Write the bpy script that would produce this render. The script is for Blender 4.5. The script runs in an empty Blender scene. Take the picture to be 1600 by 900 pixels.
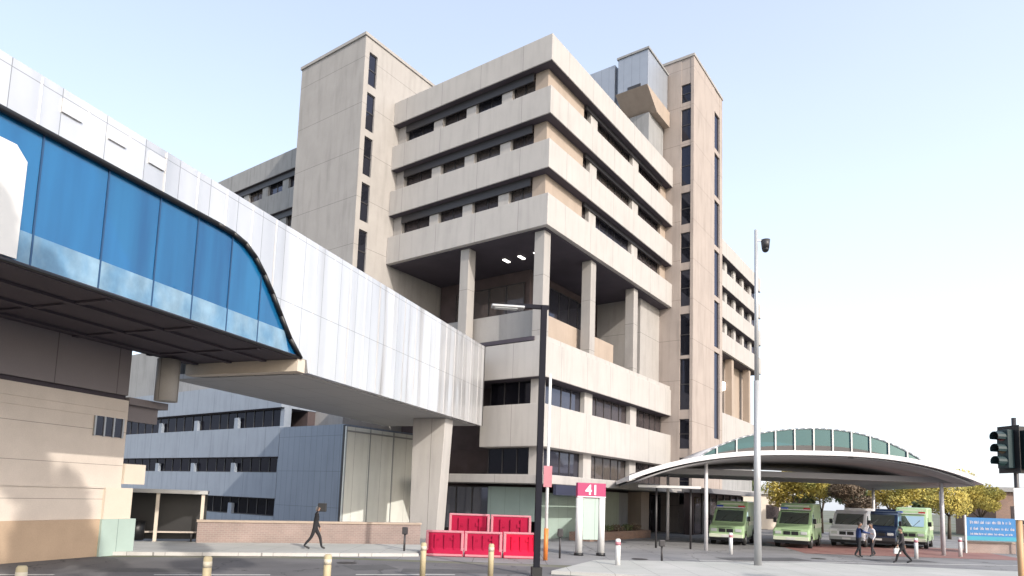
import bpy, bmesh, math, random
from mathutils import Vector, Matrix
R = math.radians
random.seed(7)
sc = bpy.context.scene
col = sc.collection

# ------------------------------------------------------------------ materials
MATS = {}
ALB = .80
def nt(name):
    m = bpy.data.materials.new(name); m.use_nodes = True
    n = m.node_tree; b = n.nodes['Principled BSDF']
    MATS[name] = m
    return m, n, b
def L(n, a, b): n.links.new(a, b)
def math_node(n, op, a=None, b=None):
    x = n.nodes.new('ShaderNodeMath'); x.operation = op
    for i, v in enumerate((a, b)):
        if v is None: continue
        if isinstance(v, (int, float)): x.inputs[i].default_value = v
        else: L(n, v, x.inputs[i])
    return x.outputs[0]
def mat(name, c, rough=.7, metal=0, var=.12, scale=1.2, streak=0, grain=0, joints=None, jw=.012, bump=0, spec=.5,
        c2=None, stretch=(1, 1, 1)):
    """plain surface: base colour, large blotches, optional vertical weather streaks, panel joints, fine grain"""
    m, n, b = nt(name)
    c = tuple(x * ALB for x in c); c2 = tuple(x * ALB for x in c2) if c2 else None
    b.inputs['Roughness'].default_value = rough
    b.inputs['Metallic'].default_value = metal
    b.inputs['Specular IOR Level'].default_value = spec
    tc = n.nodes.new('ShaderNodeTexCoord')
    mp = n.nodes.new('ShaderNodeMapping'); mp.inputs['Scale'].default_value = stretch
    L(n, tc.outputs['Object'], mp.inputs[0])
    no = n.nodes.new('ShaderNodeTexNoise'); no.inputs['Scale'].default_value = scale; no.inputs['Detail'].default_value = 6
    no.inputs['Roughness'].default_value = .62
    L(n, mp.outputs[0], no.inputs['Vector'])
    f = math_node(n, 'SUBTRACT', no.outputs['Fac'], .5)
    f = math_node(n, 'MULTIPLY', f, var * 3)
    f = math_node(n, 'ADD', f, 1.0)
    if streak:
        m2 = n.nodes.new('ShaderNodeMapping'); m2.inputs['Scale'].default_value = (2.2, 2.2, .30)
        L(n, tc.outputs['Object'], m2.inputs[0])
        n2 = n.nodes.new('ShaderNodeTexNoise'); n2.inputs['Scale'].default_value = 1.0; n2.inputs['Detail'].default_value = 5
        L(n, m2.outputs[0], n2.inputs['Vector'])
        rmp = n.nodes.new('ShaderNodeMapRange'); rmp.inputs[1].default_value = .48; rmp.inputs[2].default_value = .78
        rmp.inputs[3].default_value = 1; rmp.inputs[4].default_value = 1 - streak
        L(n, n2.outputs['Fac'], rmp.inputs[0])
        f = math_node(n, 'MULTIPLY', f, rmp.outputs[0])
    if grain:
        n3 = n.nodes.new('ShaderNodeTexNoise'); n3.inputs['Scale'].default_value = 28; n3.inputs['Detail'].default_value = 3
        L(n, tc.outputs['Object'], n3.inputs['Vector'])
        g = math_node(n, 'ADD', math_node(n, 'MULTIPLY', math_node(n, 'SUBTRACT', n3.outputs['Fac'], .5), grain * 3), 1.0)
        f = math_node(n, 'MULTIPLY', f, g)
    if joints:
        sx = n.nodes.new('ShaderNodeSeparateXYZ'); L(n, tc.outputs['Object'], sx.inputs[0])
        tot = None
        for ax, per in zip('XYZ', joints):
            if not per: continue
            fr = math_node(n, 'FRACT', math_node(n, 'ADD', math_node(n, 'DIVIDE', sx.outputs[ax], per), 100.37))
            ln = math_node(n, 'LESS_THAN', fr, jw / per)
            tot = ln if tot is None else math_node(n, 'MAXIMUM', tot, ln)
        f = math_node(n, 'MULTIPLY', f, math_node(n, 'SUBTRACT', 1.0, math_node(n, 'MULTIPLY', tot, .55)))
    mx = n.nodes.new('ShaderNodeVectorMath'); mx.operation = 'SCALE'
    if c2:
        mc = n.nodes.new('ShaderNodeMix'); mc.data_type = 'RGBA'
        n4 = n.nodes.new('ShaderNodeTexNoise'); n4.inputs['Scale'].default_value = scale * .7; n4.inputs['Detail'].default_value = 4
        mp4 = n.nodes.new('ShaderNodeMapping'); mp4.inputs['Location'].default_value = (7, 3, 1); mp4.inputs['Scale'].default_value = stretch
        L(n, tc.outputs['Object'], mp4.inputs[0]); L(n, mp4.outputs[0], n4.inputs['Vector'])
        mr = n.nodes.new('ShaderNodeMapRange'); mr.inputs[1].default_value = .38; mr.inputs[2].default_value = .62
        L(n, n4.outputs['Fac'], mr.inputs[0]); L(n, mr.outputs[0], mc.inputs['Factor'])
        mc.inputs['A'].default_value = (*c, 1); mc.inputs['B'].default_value = (*c2, 1)
        L(n, mc.outputs['Result'], mx.inputs[0])
    else:
        mx.inputs[0].default_value = c
    L(n, f, mx.inputs['Scale']); L(n, mx.outputs[0], b.inputs['Base Color'])
    if bump:
        bp = n.nodes.new('ShaderNodeBump'); bp.inputs['Strength'].default_value = bump; bp.inputs['Distance'].default_value = .03
        n5 = n.nodes.new('ShaderNodeTexNoise'); n5.inputs['Scale'].default_value = scale * 6; n5.inputs['Detail'].default_value = 5
        L(n, tc.outputs['Object'], n5.inputs['Vector']); L(n, n5.outputs['Fac'], bp.inputs['Height'])
        L(n, bp.outputs[0], b.inputs['Normal'])
    return m
def brick_mat(name, c1, c2, mortar, sc_=1.0, axis='XZ'):
    m, n, b = nt(name); b.inputs['Roughness'].default_value = .85
    tc = n.nodes.new('ShaderNodeTexCoord')
    sp = n.nodes.new('ShaderNodeSeparateXYZ'); L(n, tc.outputs['Object'], sp.inputs[0])
    cb = n.nodes.new('ShaderNodeCombineXYZ')
    L(n, math_node(n, 'ADD', sp.outputs['X'], sp.outputs['Y']), cb.inputs[0]); L(n, sp.outputs['Z'], cb.inputs[1])
    br = n.nodes.new('ShaderNodeTexBrick'); br.inputs['Scale'].default_value = sc_
    br.inputs['Brick Width'].default_value = .23; br.inputs['Row Height'].default_value = .086; br.inputs['Mortar Size'].default_value = .010
    br.inputs['Color1'].default_value = (*c1, 1); br.inputs['Color2'].default_value = (*c2, 1); br.inputs['Mortar'].default_value = (*mortar, 1)
    L(n, cb.outputs[0], br.inputs['Vector'])
    no = n.nodes.new('ShaderNodeTexNoise'); no.inputs['Scale'].default_value = .8; no.inputs['Detail'].default_value = 5
    L(n, tc.outputs['Object'], no.inputs['Vector'])
    mx = n.nodes.new('ShaderNodeVectorMath'); mx.operation = 'SCALE'
    L(n, br.outputs['Color'], mx.inputs[0])
    L(n, math_node(n, 'ADD', math_node(n, 'MULTIPLY', no.outputs['Fac'], .6), .7), mx.inputs['Scale'])
    L(n, mx.outputs[0], b.inputs['Base Color'])
    return m
def glass_mat(name, tint, refl=.12, rough=.03, gcol=(.9, .95, 1), trans=.7):
    """window glass: dark body tint mixed with a view through and a mirror of the sky"""
    m, n, b = nt(name); n.nodes.remove(b); out = n.nodes['Material Output']
    tr = n.nodes.new('ShaderNodeBsdfTransparent'); tr.inputs[0].default_value = (*tint, 1)
    df = n.nodes.new('ShaderNodeBsdfDiffuse'); df.inputs[0].default_value = (*[t * .5 for t in tint], 1)
    gl = n.nodes.new('ShaderNodeBsdfGlossy'); gl.inputs['Roughness'].default_value = rough; gl.inputs[0].default_value = (*gcol, 1)
    m1 = n.nodes.new('ShaderNodeMixShader'); m1.inputs[0].default_value = trans
    L(n, df.outputs[0], m1.inputs[1]); L(n, tr.outputs[0], m1.inputs[2])
    fr = n.nodes.new('ShaderNodeFresnel'); fr.inputs[0].default_value = 1.5
    no = n.nodes.new('ShaderNodeTexNoise'); no.inputs['Scale'].default_value = .35
    tc = n.nodes.new('ShaderNodeTexCoord'); L(n, tc.outputs['Object'], no.inputs['Vector'])
    bp = n.nodes.new('ShaderNodeBump'); bp.inputs['Strength'].default_value = .05; bp.inputs['Distance'].default_value = .2
    L(n, no.outputs['Fac'], bp.inputs['Height']); L(n, bp.outputs[0], gl.inputs['Normal'])
    m2 = n.nodes.new('ShaderNodeMixShader')
    L(n, math_node(n, 'MAXIMUM', math_node(n, 'MINIMUM', math_node(n, 'ADD', fr.outputs[0], refl), 1.0), 0.0), m2.inputs[0])
    L(n, m1.outputs[0], m2.inputs[1]); L(n, gl.outputs[0], m2.inputs[2]); L(n, m2.outputs[0], out.inputs[0])
    return m
def emit_mat(name, c, s):
    m, n, b = nt(name); b.inputs['Base Color'].default_value = (*c, 1)
    b.inputs['Emission Color'].default_value = (*c, 1); b.inputs['Emission Strength'].default_value = s
    return m

def clad_mat():
    """coated metal panels: satin sheen, slight dents, each panel a slightly different white, dirt runs"""
    m = mat('cladding_white', (.74, .74, .75), .28, .5, var=.08, scale=.6, streak=.0, joints=(0, 1.24, 2.65), jw=.02, stretch=(1, .8, .4))
    n = m.node_tree; b = n.nodes['Principled BSDF']
    tc = n.nodes.new('ShaderNodeTexCoord'); mp = n.nodes.new('ShaderNodeMapping'); mp.inputs['Scale'].default_value = (1, .55, .06); L(n, tc.outputs['Object'], mp.inputs[0])
    sx = n.nodes.new('ShaderNodeSeparateXYZ'); L(n, tc.outputs['Object'], sx.inputs[0])
    wnz = n.nodes.new('ShaderNodeTexWhiteNoise'); wnz.noise_dimensions = '1D'
    L(n, math_node(n, 'FLOOR', math_node(n, 'ADD', math_node(n, 'DIVIDE', sx.outputs['Y'], 1.24), 100.37)), wnz.inputs['W'])
    old = b.inputs['Base Color'].links[0].from_socket
    sc_ = n.nodes.new('ShaderNodeVectorMath'); sc_.operation = 'SCALE'; L(n, old, sc_.inputs[0])
    L(n, math_node(n, 'ADD', math_node(n, 'MULTIPLY', wnz.outputs['Value'], .22), .86), sc_.inputs['Scale']); L(n, sc_.outputs[0], b.inputs['Base Color'])
    L(n, math_node(n, 'ADD', math_node(n, 'MULTIPLY', wnz.outputs['Value'], .15), .24), b.inputs['Roughness'])
    no = n.nodes.new('ShaderNodeTexNoise'); no.inputs['Scale'].default_value = .9; no.inputs['Detail'].default_value = 2; L(n, mp.outputs[0], no.inputs['Vector'])
    bp = n.nodes.new('ShaderNodeBump'); bp.inputs['Strength'].default_value = .9; bp.inputs['Distance'].default_value = .4
    L(n, no.outputs['Fac'], bp.inputs['Height']); L(n, bp.outputs[0], b.inputs['Normal'])
    return m
CON = mat('concrete_pale', (.495, .472, .45), .85, var=.08, scale=.5, streak=.15, grain=.07, joints=(3.65, 3.77, 0), jw=.03)
CON2 = mat('concrete_warm', (.41, .388, .368), .88, var=.10, scale=.6, streak=.16, grain=.08, joints=(0, 0, 3.78), jw=.03)
CONT = mat('concrete_tower', (.43, .368, .33), .86, var=.09, scale=.6, streak=.2, grain=.07, joints=(0, 0, 3.78), jw=.03)
CONB = mat('concrete_peach', (.43, .35, .285), .85, var=.09, scale=.8, streak=.12, grain=.06)
CONG = mat('concrete_grey', (.33, .33, .33), .85, var=.1, scale=.7, streak=.25, grain=.07, joints=(3.2, 3.3, 0), jw=.03)
CONW = mat('concrete_shade_blue', (.32, .365, .43), .8, var=.09, scale=.7, streak=.2, grain=.06, joints=(2.4, 2.4, 0), jw=.03)  # bluish tone of open shade is put into the base colour
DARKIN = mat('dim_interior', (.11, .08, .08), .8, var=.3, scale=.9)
SOFF = mat('soffit_shade_dark', (.066, .055, .072), .8, var=.25, scale=.6, stretch=(1, 1, 1))  # dark base colour carries the shade of the undersides
SOFL = mat('soffit_panel_grey', (.50, .49, .48), .6, var=.05, scale=.5, joints=(1.9, 2.4, 0), jw=.025)
BLIND = mat('roller_blind', (.85, .80, .74), .9, var=.08)
GLASS = glass_mat('window_glass', (.38, .33, .34), -.02, .04, (.55, .5, .55))
GLASS2 = glass_mat('window_glass_clearer', (.55, .48, .46), .0, .03, (.6, .58, .62))
GLASS3 = glass_mat('window_glass_sky', (.22, .22, .28), .07, .06, (.6, .62, .75))
GLASSD = glass_mat('window_glass_dark', (.05, .05, .07), -.02, .05, (.4, .4, .5))
GLASSB = glass_mat('window_glass_blue', (.09, .095, .13), .03, .05, (.45, .47, .6))
FRAME = mat('frame_dark', (.045, .042, .045), .45, var=.1)
FRAMEL = mat('frame_aluminium', (.46, .47, .48), .4, .6, var=.06)
WHITEM = clad_mat()
LOUV = mat('louvre_grey', (.72, .73, .75), .5, .3, var=.08)
WHITEP = mat('paint_white', (.78, .78, .77), .5, var=.05, scale=2)
CREAM = mat('render_cream', (.70, .62, .52), .8, var=.07, scale=.9, grain=.04)
BROWN = mat('stone_brown', (.68, .60, .53), .85, var=.13, scale=.8, grain=.08, joints=(0, 0, 1.24), jw=.02)
GREYB = mat('concrete_mauve', (.24, .215, .225), .85, var=.1, scale=.5, grain=.06, joints=(0, 2.35, 0), jw=.03)
TAN = mat('plinth_tan', (.50, .37, .26), .85, var=.12, scale=1.1, grain=.08)
BRICK = brick_mat('brick_pink', (.25, .185, .165), (.22, .165, .15), (.27, .235, .215))
PLB = mat('plinth_stone_brown', (.30, .18, .13), .85, var=.16, scale=1.2, grain=.1)
BRICKD = brick_mat('brick_brown', (.22, .125, .085), (.16, .095, .07), (.25, .21, .19))
METB = mat('metal_panel_shade_blue', (.28, .32, .39), .45, .25, var=.07, scale=.8, streak=.12, joints=(.61, .61, 2.4), jw=.02)  # shaded side of the link block: cool shade mixed into the colour
METL = mat('metal_panel_pale', (.98, 1.0, .94), .4, .2, var=.07, scale=.7, streak=.12, joints=(1.22, 1.22, 0), jw=.02)
GREENP = mat('panel_sage', (.36, .40, .31), .5, var=.08, scale=1, streak=.1, joints=(1.05, 1.05, 0), jw=.02)
MINT = mat('panel_mint', (.42, .53, .48), .45, var=.09, scale=1.2, joints=(1.2, 1.2, 0), jw=.02)
PLANT = mat('plant_steel', (.42, .45, .50), .45, .45, var=.08, scale=.8, joints=(.8, .8, 0), jw=.02)
ASPH = mat('asphalt', (.165, .162, .17), .9, var=.3, scale=.35, grain=.22, bump=.15, c2=(.12, .118, .125))
PAVE = mat('paving_concrete', (.50, .50, .485), .85, var=.12, scale=.5, grain=.10, joints=(1.5, 1.5, 0), jw=.02, c2=(.44, .45, .43))
APRON = mat('apron_concrete', (.27, .27, .275), .88, var=.16, scale=.4, grain=.12, joints=(3, 3, 0), jw=.03, c2=(.21, .21, .22))
REDP = mat('red_paving', (.26, .115, .105), .88, var=.15, scale=.6, grain=.15, c2=(.32, .18, .16))
KERB = mat('kerb_concrete', (.55, .54, .52), .85, var=.12, scale=1.5, grain=.1, joints=(1.2, 1.2, 0), jw=.02)
LINE = mat('road_paint', (.72, .72, .70), .7, var=.15, scale=2.5)
def cracks(m, sc_=.28):
    n = m.node_tree; b = n.nodes['Principled BSDF']; old = b.inputs['Base Color'].links[0].from_socket
    tc = n.nodes.new('ShaderNodeTexCoord'); no = n.nodes.new('ShaderNodeTexNoise'); no.inputs['Scale'].default_value = 1.5; no.inputs['Detail'].default_value = 4
    L(n, tc.outputs['Object'], no.inputs['Vector'])
    va = n.nodes.new('ShaderNodeVectorMath'); va.operation = 'ADD'; L(n, tc.outputs['Object'], va.inputs[0]); L(n, no.outputs['Color'], va.inputs[1])
    vo = n.nodes.new('ShaderNodeTexVoronoi'); vo.feature = 'DISTANCE_TO_EDGE'; vo.inputs['Scale'].default_value = sc_; L(n, va.outputs[0], vo.inputs['Vector'])
    f = math_node(n, 'SUBTRACT', 1.0, math_node(n, 'MULTIPLY', math_node(n, 'LESS_THAN', vo.outputs['Distance'], .006), .5))
    sc2 = n.nodes.new('ShaderNodeVectorMath'); sc2.operation = 'SCALE'; L(n, old, sc2.inputs[0]); L(n, f, sc2.inputs['Scale']); L(n, sc2.outputs[0], b.inputs['Base Color'])
cracks(ASPH); cracks(APRON, .2)
GRND = mat('verge_ground', (.21, .20, .18), .95, var=.2, scale=.15, grain=.15, c2=(.12, .14, .07))
REDPL = mat('plastic_red', (.37, .006, .045), .6, var=.2, scale=1.4, spec=.15)
REDHI = mat('plastic_red_bright', (.72, .006, .05), .6, var=.14, scale=1.6, spec=.15)
PINKPL = mat('plastic_pink_faded', (.55, .22, .26), .5, var=.12, scale=2)
BOLY = mat('bollard_cream', (.50, .42, .26), .6, var=.12, scale=3)
BOLYB = mat('bollard_band', (.62, .56, .44), .5, var=.1, scale=3)
BLACK = mat('black_paint', (.014, .014, .016), .45, var=.1)
NAVYPOLE = mat('pole_dark', (.016, .016, .024), .7, .0, var=.1, spec=.12)
GALV = mat('galvanised_steel', (.55, .56, .57), .45, .35, var=.08, scale=3, streak=.1)
ORNT = mat('post_tan_orange', (.58, .36, .19), .55, var=.12, scale=3)
ORNG = mat('orange_paint', (.75, .23, .05), .5, var=.1, scale=3)
TRAFG = mat('signal_housing', (.015, .04, .045), .5, var=.1, scale=3)
LENS = mat('signal_lens', (.02, .10, .08), .25, var=.1)
LENSR = mat('signal_lens_red', (.12, .01, .01), .25, var=.1)
LENSY = mat('signal_lens_amber', (.14, .07, .01), .25, var=.1)
BLUES = mat('sign_blue', (.02, .17, .42), .5, var=.10, scale=1.2)
TEALS = mat('sign_teal', (.03, .30, .42), .5, var=.10, scale=1.2)
SIGNP = mat('sign_magenta', (.42, .03, .13), .5, var=.08)
SIGND = mat('fascia_navy', (.035, .04, .075), .5, var=.1)
SIGNT = mat('sign_letter_white', (.80, .74, .78), .5, var=.04)
AMBG = mat('ambulance_green', (.42, .60, .34), .3, var=.05)
AMBY = mat('ambulance_pale', (.78, .84, .66), .3, var=.05)
AMBW = mat('van_white', (.95, .95, 1.0), .3, var=.04)
LIME = mat('livery_lime', (.16, .36, .06), .35, var=.05)
VANN = mat('van_navy', (.018, .032, .075), .3, var=.06)
VGLASS = glass_mat('vehicle_glass', (.05, .07, .07), .08, .03, (.8, .95, .9), .35)
TYRE = mat('tyre_rubber', (.018, .018, .018), .9)
RIM = mat('wheel_rim', (.35, .35, .36), .35, .8)
LAMPG = mat('headlamp_glass', (.75, .78, .78), .15, .2, var=.03)
REDL = mat('beacon_red', (.55, .02, .03), .3)
BLUEL = mat('beacon_blue', (.02, .06, .5), .3)
CANW = mat('canopy_white', (.70, .69, .71), .45, var=.05)
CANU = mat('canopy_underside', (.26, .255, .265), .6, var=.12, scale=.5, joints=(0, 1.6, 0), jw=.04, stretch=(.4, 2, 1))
CANG = glass_mat('clerestory_glass', (.045, .13, .165), .02, .06, (.4, .62, .68), .35)
BLUEG = None
BARK = mat('bark', (.10, .075, .055), .95, var=.2, scale=4)
LEAFY = mat('leaf_yellow', (.56, .44, .09), .7, var=.3, scale=.5, c2=(.36, .36, .10))
LEAFG = mat('leaf_green', (.085, .12, .045), .7, var=.3, scale=1.3, c2=(.16, .18, .07))
LEAFB = mat('leaf_brown', (.14, .095, .06), .75, var=.3, scale=1.3, c2=(.20, .15, .10))
SKIN = mat('skin', (.45, .27, .19), .6, var=.05); SKIN2 = mat('skin_tan', (.32, .18, .12), .6, var=.05)
HAIRD = mat('hair_dark', (.02, .015, .012), .6); HAIRG = mat('hair_grey', (.52, .50, .48), .6)
CLBLK = mat('cloth_black', (.018, .018, .022), .9); CLNVY = mat('cloth_navy', (.02, .045, .16), .85)
CLWHT = mat('cloth_white', (.72, .70, .74), .85); CLGRY = mat('cloth_charcoal', (.05, .045, .05), .9)
EYEW = mat('eye_white', (.7, .7, .7), .4); LIP = mat('lips', (.35, .13, .11), .6)
LAMPON = emit_mat('lamp_lit', (1, .96, .88), 3.0)

def blue_glass():
    m = glass_mat('bridge_glass_blue', (.10, .46, .85), .03, .03, (.85, .95, 1), .3)
    n = m.node_tree; df = [x for x in n.nodes if x.type == 'BSDF_DIFFUSE'][0]
    tc = n.nodes.new('ShaderNodeTexCoord')
    mp = n.nodes.new('ShaderNodeMapping'); mp.inputs['Scale'].default_value = (1, 1.1, .12); L(n, tc.outputs['Object'], mp.inputs[0])
    no = n.nodes.new('ShaderNodeTexNoise'); no.inputs['Scale'].default_value = 1.1; no.inputs['Detail'].default_value = 3
    L(n, mp.outputs[0], no.inputs['Vector'])
    cr = n.nodes.new('ShaderNodeValToRGB'); cr.color_ramp.elements[0].position = .35; cr.color_ramp.elements[1].position = .68
    cr.color_ramp.elements[0].color = (.006, .095, .26, 1); cr.color_ramp.elements[1].color = (.016, .165, .38, 1)
    oi = n.nodes.new('ShaderNodeObjectInfo')
    L(n, math_node(n, 'ADD', no.outputs['Fac'], math_node(n, 'MULTIPLY', math_node(n, 'SUBTRACT', oi.outputs['Random'], .5), .34)), cr.inputs[0]); L(n, cr.outputs[0], df.inputs['Color'])
    return m
BLUEG = blue_glass()
FROST = mat('bridge_glass_frosted', (.13, .27, .42), .22, var=.42, scale=1.3, stretch=(1, 1.2, .8), c2=(.24, .38, .50))

# ------------------------------------------------------------------ mesh helpers
class MB:
    def __init__(s): s.v = []; s.f = []; s.mi = []; s.sm = []; s.cur = 0
    def add(s, vs, fs, smooth=False):
        o = len(s.v); s.v += [tuple(v) for v in vs]
        for f in fs: s.f.append([i + o for i in f]); s.mi.append(s.cur); s.sm.append(smooth)
        return s
    def box(s, x0, x1, y0, y1, z0, z1, M=None):
        x0, x1 = sorted((x0, x1)); y0, y1 = sorted((y0, y1)); z0, z1 = sorted((z0, z1))
        vs = [Vector((x, y, z)) for z in (z0, z1) for y in (y0, y1) for x in (x0, x1)]
        if M is not None: vs = [M @ v for v in vs]
        return s.add(vs, [(0, 2, 3, 1), (4, 5, 7, 6), (0, 1, 5, 4), (2, 6, 7, 3), (0, 4, 6, 2), (1, 3, 7, 5)])
    def tube(s, p0, p1, r0, r1=None, n=10, smooth=True):
        r1 = r0 if r1 is None else r1
        p0 = Vector(p0); p1 = Vector(p1); d = (p1 - p0).normalized()
        a = d.orthogonal().normalized(); b = d.cross(a)
        vs = []
        for p, r in ((p0, r0), (p1, r1)):
            for i in range(n):
                t = 2 * math.pi * i / n; vs.append(p + a * math.cos(t) * r + b * math.sin(t) * r)
        o = len(s.v)
        s.add(vs, [(i, (i + 1) % n, n + (i + 1) % n, n + i) for i in range(n)], smooth)
        s.add(vs, [tuple(range(n))[::-1], tuple(range(n, 2 * n))])
        return s
    def prism(s, pts, axis, a0, a1):
        """extrude a 2-D outline. axis 'x': pts are (y,z); 'y': (x,z); 'z': (x,y)"""
        def p3(p, a): return {'x': (a, p[0], p[1]), 'y': (p[0], a, p[1]), 'z': (p[0], p[1], a)}[axis]
        n = len(pts); vs = [p3(p, a0) for p in pts] + [p3(p, a1) for p in pts]
        return s.add(vs, [tuple(range(n))[::-1], tuple(range(n, 2 * n))] + [(i, (i + 1) % n, n + (i + 1) % n, n + i) for i in range(n)])
    def ball(s, c, r, n=12, m=8, sc=(1, 1, 1), M=None):
        vs = []; fs = []
        for j in range(m + 1):
            ph = math.pi * j / m
            for i in range(n):
                t = 2 * math.pi * i / n
                v = Vector((math.sin(ph) * math.cos(t) * r * sc[0], math.sin(ph) * math.sin(t) * r * sc[1], math.cos(ph) * r * sc[2]))
                if M is not None: v = M @ v
                vs.append(v + Vector(c))
        for j in range(m):
            for i in range(n): fs.append((j * n + i, (j + 1) * n + i, (j + 1) * n + (i + 1) % n, j * n + (i + 1) % n))
        return s.add(vs, fs, True)
    def build(s, name, m, parent=None, bevel=0, label=None):
        me = bpy.data.meshes.new(name); me.from_pydata(s.v, [], s.f)
        for x in (m if isinstance(m, (list, tuple)) else [m]): me.materials.append(x)
        me.polygons.foreach_set('material_index', s.mi); me.polygons.foreach_set('use_smooth', s.sm)
        bm = bmesh.new(); bm.from_mesh(me); bmesh.ops.remove_doubles(bm, verts=bm.verts, dist=1e-5)
        bmesh.ops.recalc_face_normals(bm, faces=bm.faces); bm.to_mesh(me); bm.free()
        o = bpy.data.objects.new(name, me); col.objects.link(o)
        if parent: o.parent = parent
        if bevel:
            b = o.modifiers.new('bevel', 'BEVEL'); b.width = bevel; b.segments = 2; b.limit_method = 'ANGLE'; b.angle_limit = R(40)
        if label: o['label'] = label
        return o
def tag(o, label, cat, group=None):
    o['label'] = label; o['category'] = cat
    if group: o['group'] = group
    return o
def thing(name, label, cat, loc=(0, 0, 0), rz=0, group=None):
    o = bpy.data.objects.new(name, None); col.objects.link(o); o.location = loc; o.rotation_euler = (0, 0, rz)
    o.empty_display_size = .3
    return tag(o, label, cat, group)
def struct(o): o['kind'] = 'structure'; return o
def copy_tree(o, parent=None):
    c = o.copy(); col.objects.link(c)
    if parent: c.parent = parent
    for ch in list(o.children): copy_tree(ch, c)
    return c
def box(name, m, parent, *b, bevel=0, label=None):
    return MB().box(*b).build(name, m, parent, bevel, label)

# ------------------------------------------------------------------ camera (level with a little tilt, rolled, lens shifted)
cam = bpy.data.cameras.new('camera'); co = bpy.data.objects.new('camera', cam); col.objects.link(co); sc.camera = co
cam.sensor_width = 36; cam.lens = 36 * 1029.9 / 1600
cam.shift_x = (800 - 788) / 1600; cam.shift_y = (668.2 - 450) / 1600
cam.clip_end = 3000; cam.clip_start = .1
co.matrix_world = Matrix.Translation((0, 0, 2.6)) @ Matrix.Rotation(math.pi / 2 + R(6.0285), 4, 'X') @ Matrix.Rotation(R(2.0038), 4, 'Z')

# ------------------------------------------------------------------ light
AZ, EL = 144, 31
w = bpy.data.worlds.new('World'); sc.world = w; w.use_nodes = True
wn = w.node_tree; bg = wn.nodes['Background']
sky = wn.nodes.new('ShaderNodeTexSky'); sky.sky_type = 'NISHITA'; sky.sun_disc = False
sky.sun_elevation = R(EL); sky.sun_rotation = R(AZ); sky.altitude = 0
sky.air_density = 1.0; sky.dust_density = 3.2; sky.ozone_density = 1.2
# thin high veil of cloud over the clear sky: pale blue overhead, whiter towards the horizon and the right
tcw = wn.nodes.new('ShaderNodeTexCoord'); sxw = wn.nodes.new('ShaderNodeSeparateXYZ'); wn.links.new(tcw.outputs['Generated'], sxw.inputs[0])
nw = wn.nodes.new('ShaderNodeTexNoise'); nw.inputs['Scale'].default_value = 1.6; nw.inputs['Detail'].default_value = 5
mw = wn.nodes.new('ShaderNodeMapping'); mw.inputs['Scale'].default_value = (1, 1, 2.6); wn.links.new(tcw.outputs['Generated'], mw.inputs[0]); wn.links.new(mw.outputs[0], nw.inputs['Vector'])
t1 = math_node(wn, 'MULTIPLY', sxw.outputs['Z'], -1.25)
t2 = math_node(wn, 'MULTIPLY', sxw.outputs['X'], .22)
t3 = math_node(wn, 'MULTIPLY', nw.outputs['Fac'], .2)
tt_ = math_node(wn, 'ADD', math_node(wn, 'ADD', math_node(wn, 'ADD', t1, t2), t3), .86)
cl_ = wn.nodes.new('ShaderNodeClamp'); wn.links.new(tt_, cl_.inputs[0])
vm = wn.nodes.new('ShaderNodeMix'); vm.data_type = 'RGBA'; wn.links.new(cl_.outputs[0], vm.inputs['Factor'])
vm.inputs['A'].default_value = (2.05, 2.2, 2.42, 1); vm.inputs['B'].default_value = (3.75, 3.95, 4.4, 1)
va = wn.nodes.new('ShaderNodeVectorMath'); va.operation = 'ADD'
wn.links.new(sky.outputs[0], va.inputs[0]); wn.links.new(vm.outputs['Result'], va.inputs[1])
wn.links.new(va.outputs[0], bg.inputs[0]); bg.inputs[1].default_value = .15
sun = bpy.data.lights.new('sun', 'SUN'); so = bpy.data.objects.new('sun', sun); col.objects.link(so)
sun.energy = 2.85; sun.angle = R(.5); sun.color = (1, .93, .84)
sd = Vector((math.sin(R(AZ)) * math.cos(R(EL)), math.cos(R(AZ)) * math.cos(R(EL)), math.sin(R(EL))))
so.rotation_euler = sd.to_track_quat('Z', 'Y').to_euler(); so.location = sd * 120
sc.view_settings.view_transform = 'Standard'; sc.view_settings.look = 'None'; sc.view_settings.gamma = 1
sc.view_settings.exposure = .42
sc.cycles.max_bounces = 7; sc.cycles.transparent_max_bounces = 12

# ------------------------------------------------------------------ ground
def sheet(name, m, pts, z):
    me = bpy.data.meshes.new(name); me.from_pydata([(x, y, z) for x, y in pts], [], [list(range(len(pts)))]); me.materials.append(m)
    o = bpy.data.objects.new(name, me); col.objects.link(o)
    return struct(o)
S = 900
sheet('ground', GRND, [(-S, -S), (S, -S), (S, S), (-S, S)], -.008)
sheet('forecourt', APRON, [(-40, 21.5), (-6, 26.6), (3.5, 26.6), (9, 27.2), (60, 40), (60, 75), (-40, 75)], .0)
sheet('road', ASPH, [(-60, -30), (60, -30), (60, 31.5), (26, 31.2), (9.5, 26.8), (3.4, 25.6), (-6, 26.0), (-24, 21.2), (-60, 14)], .004)
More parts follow.
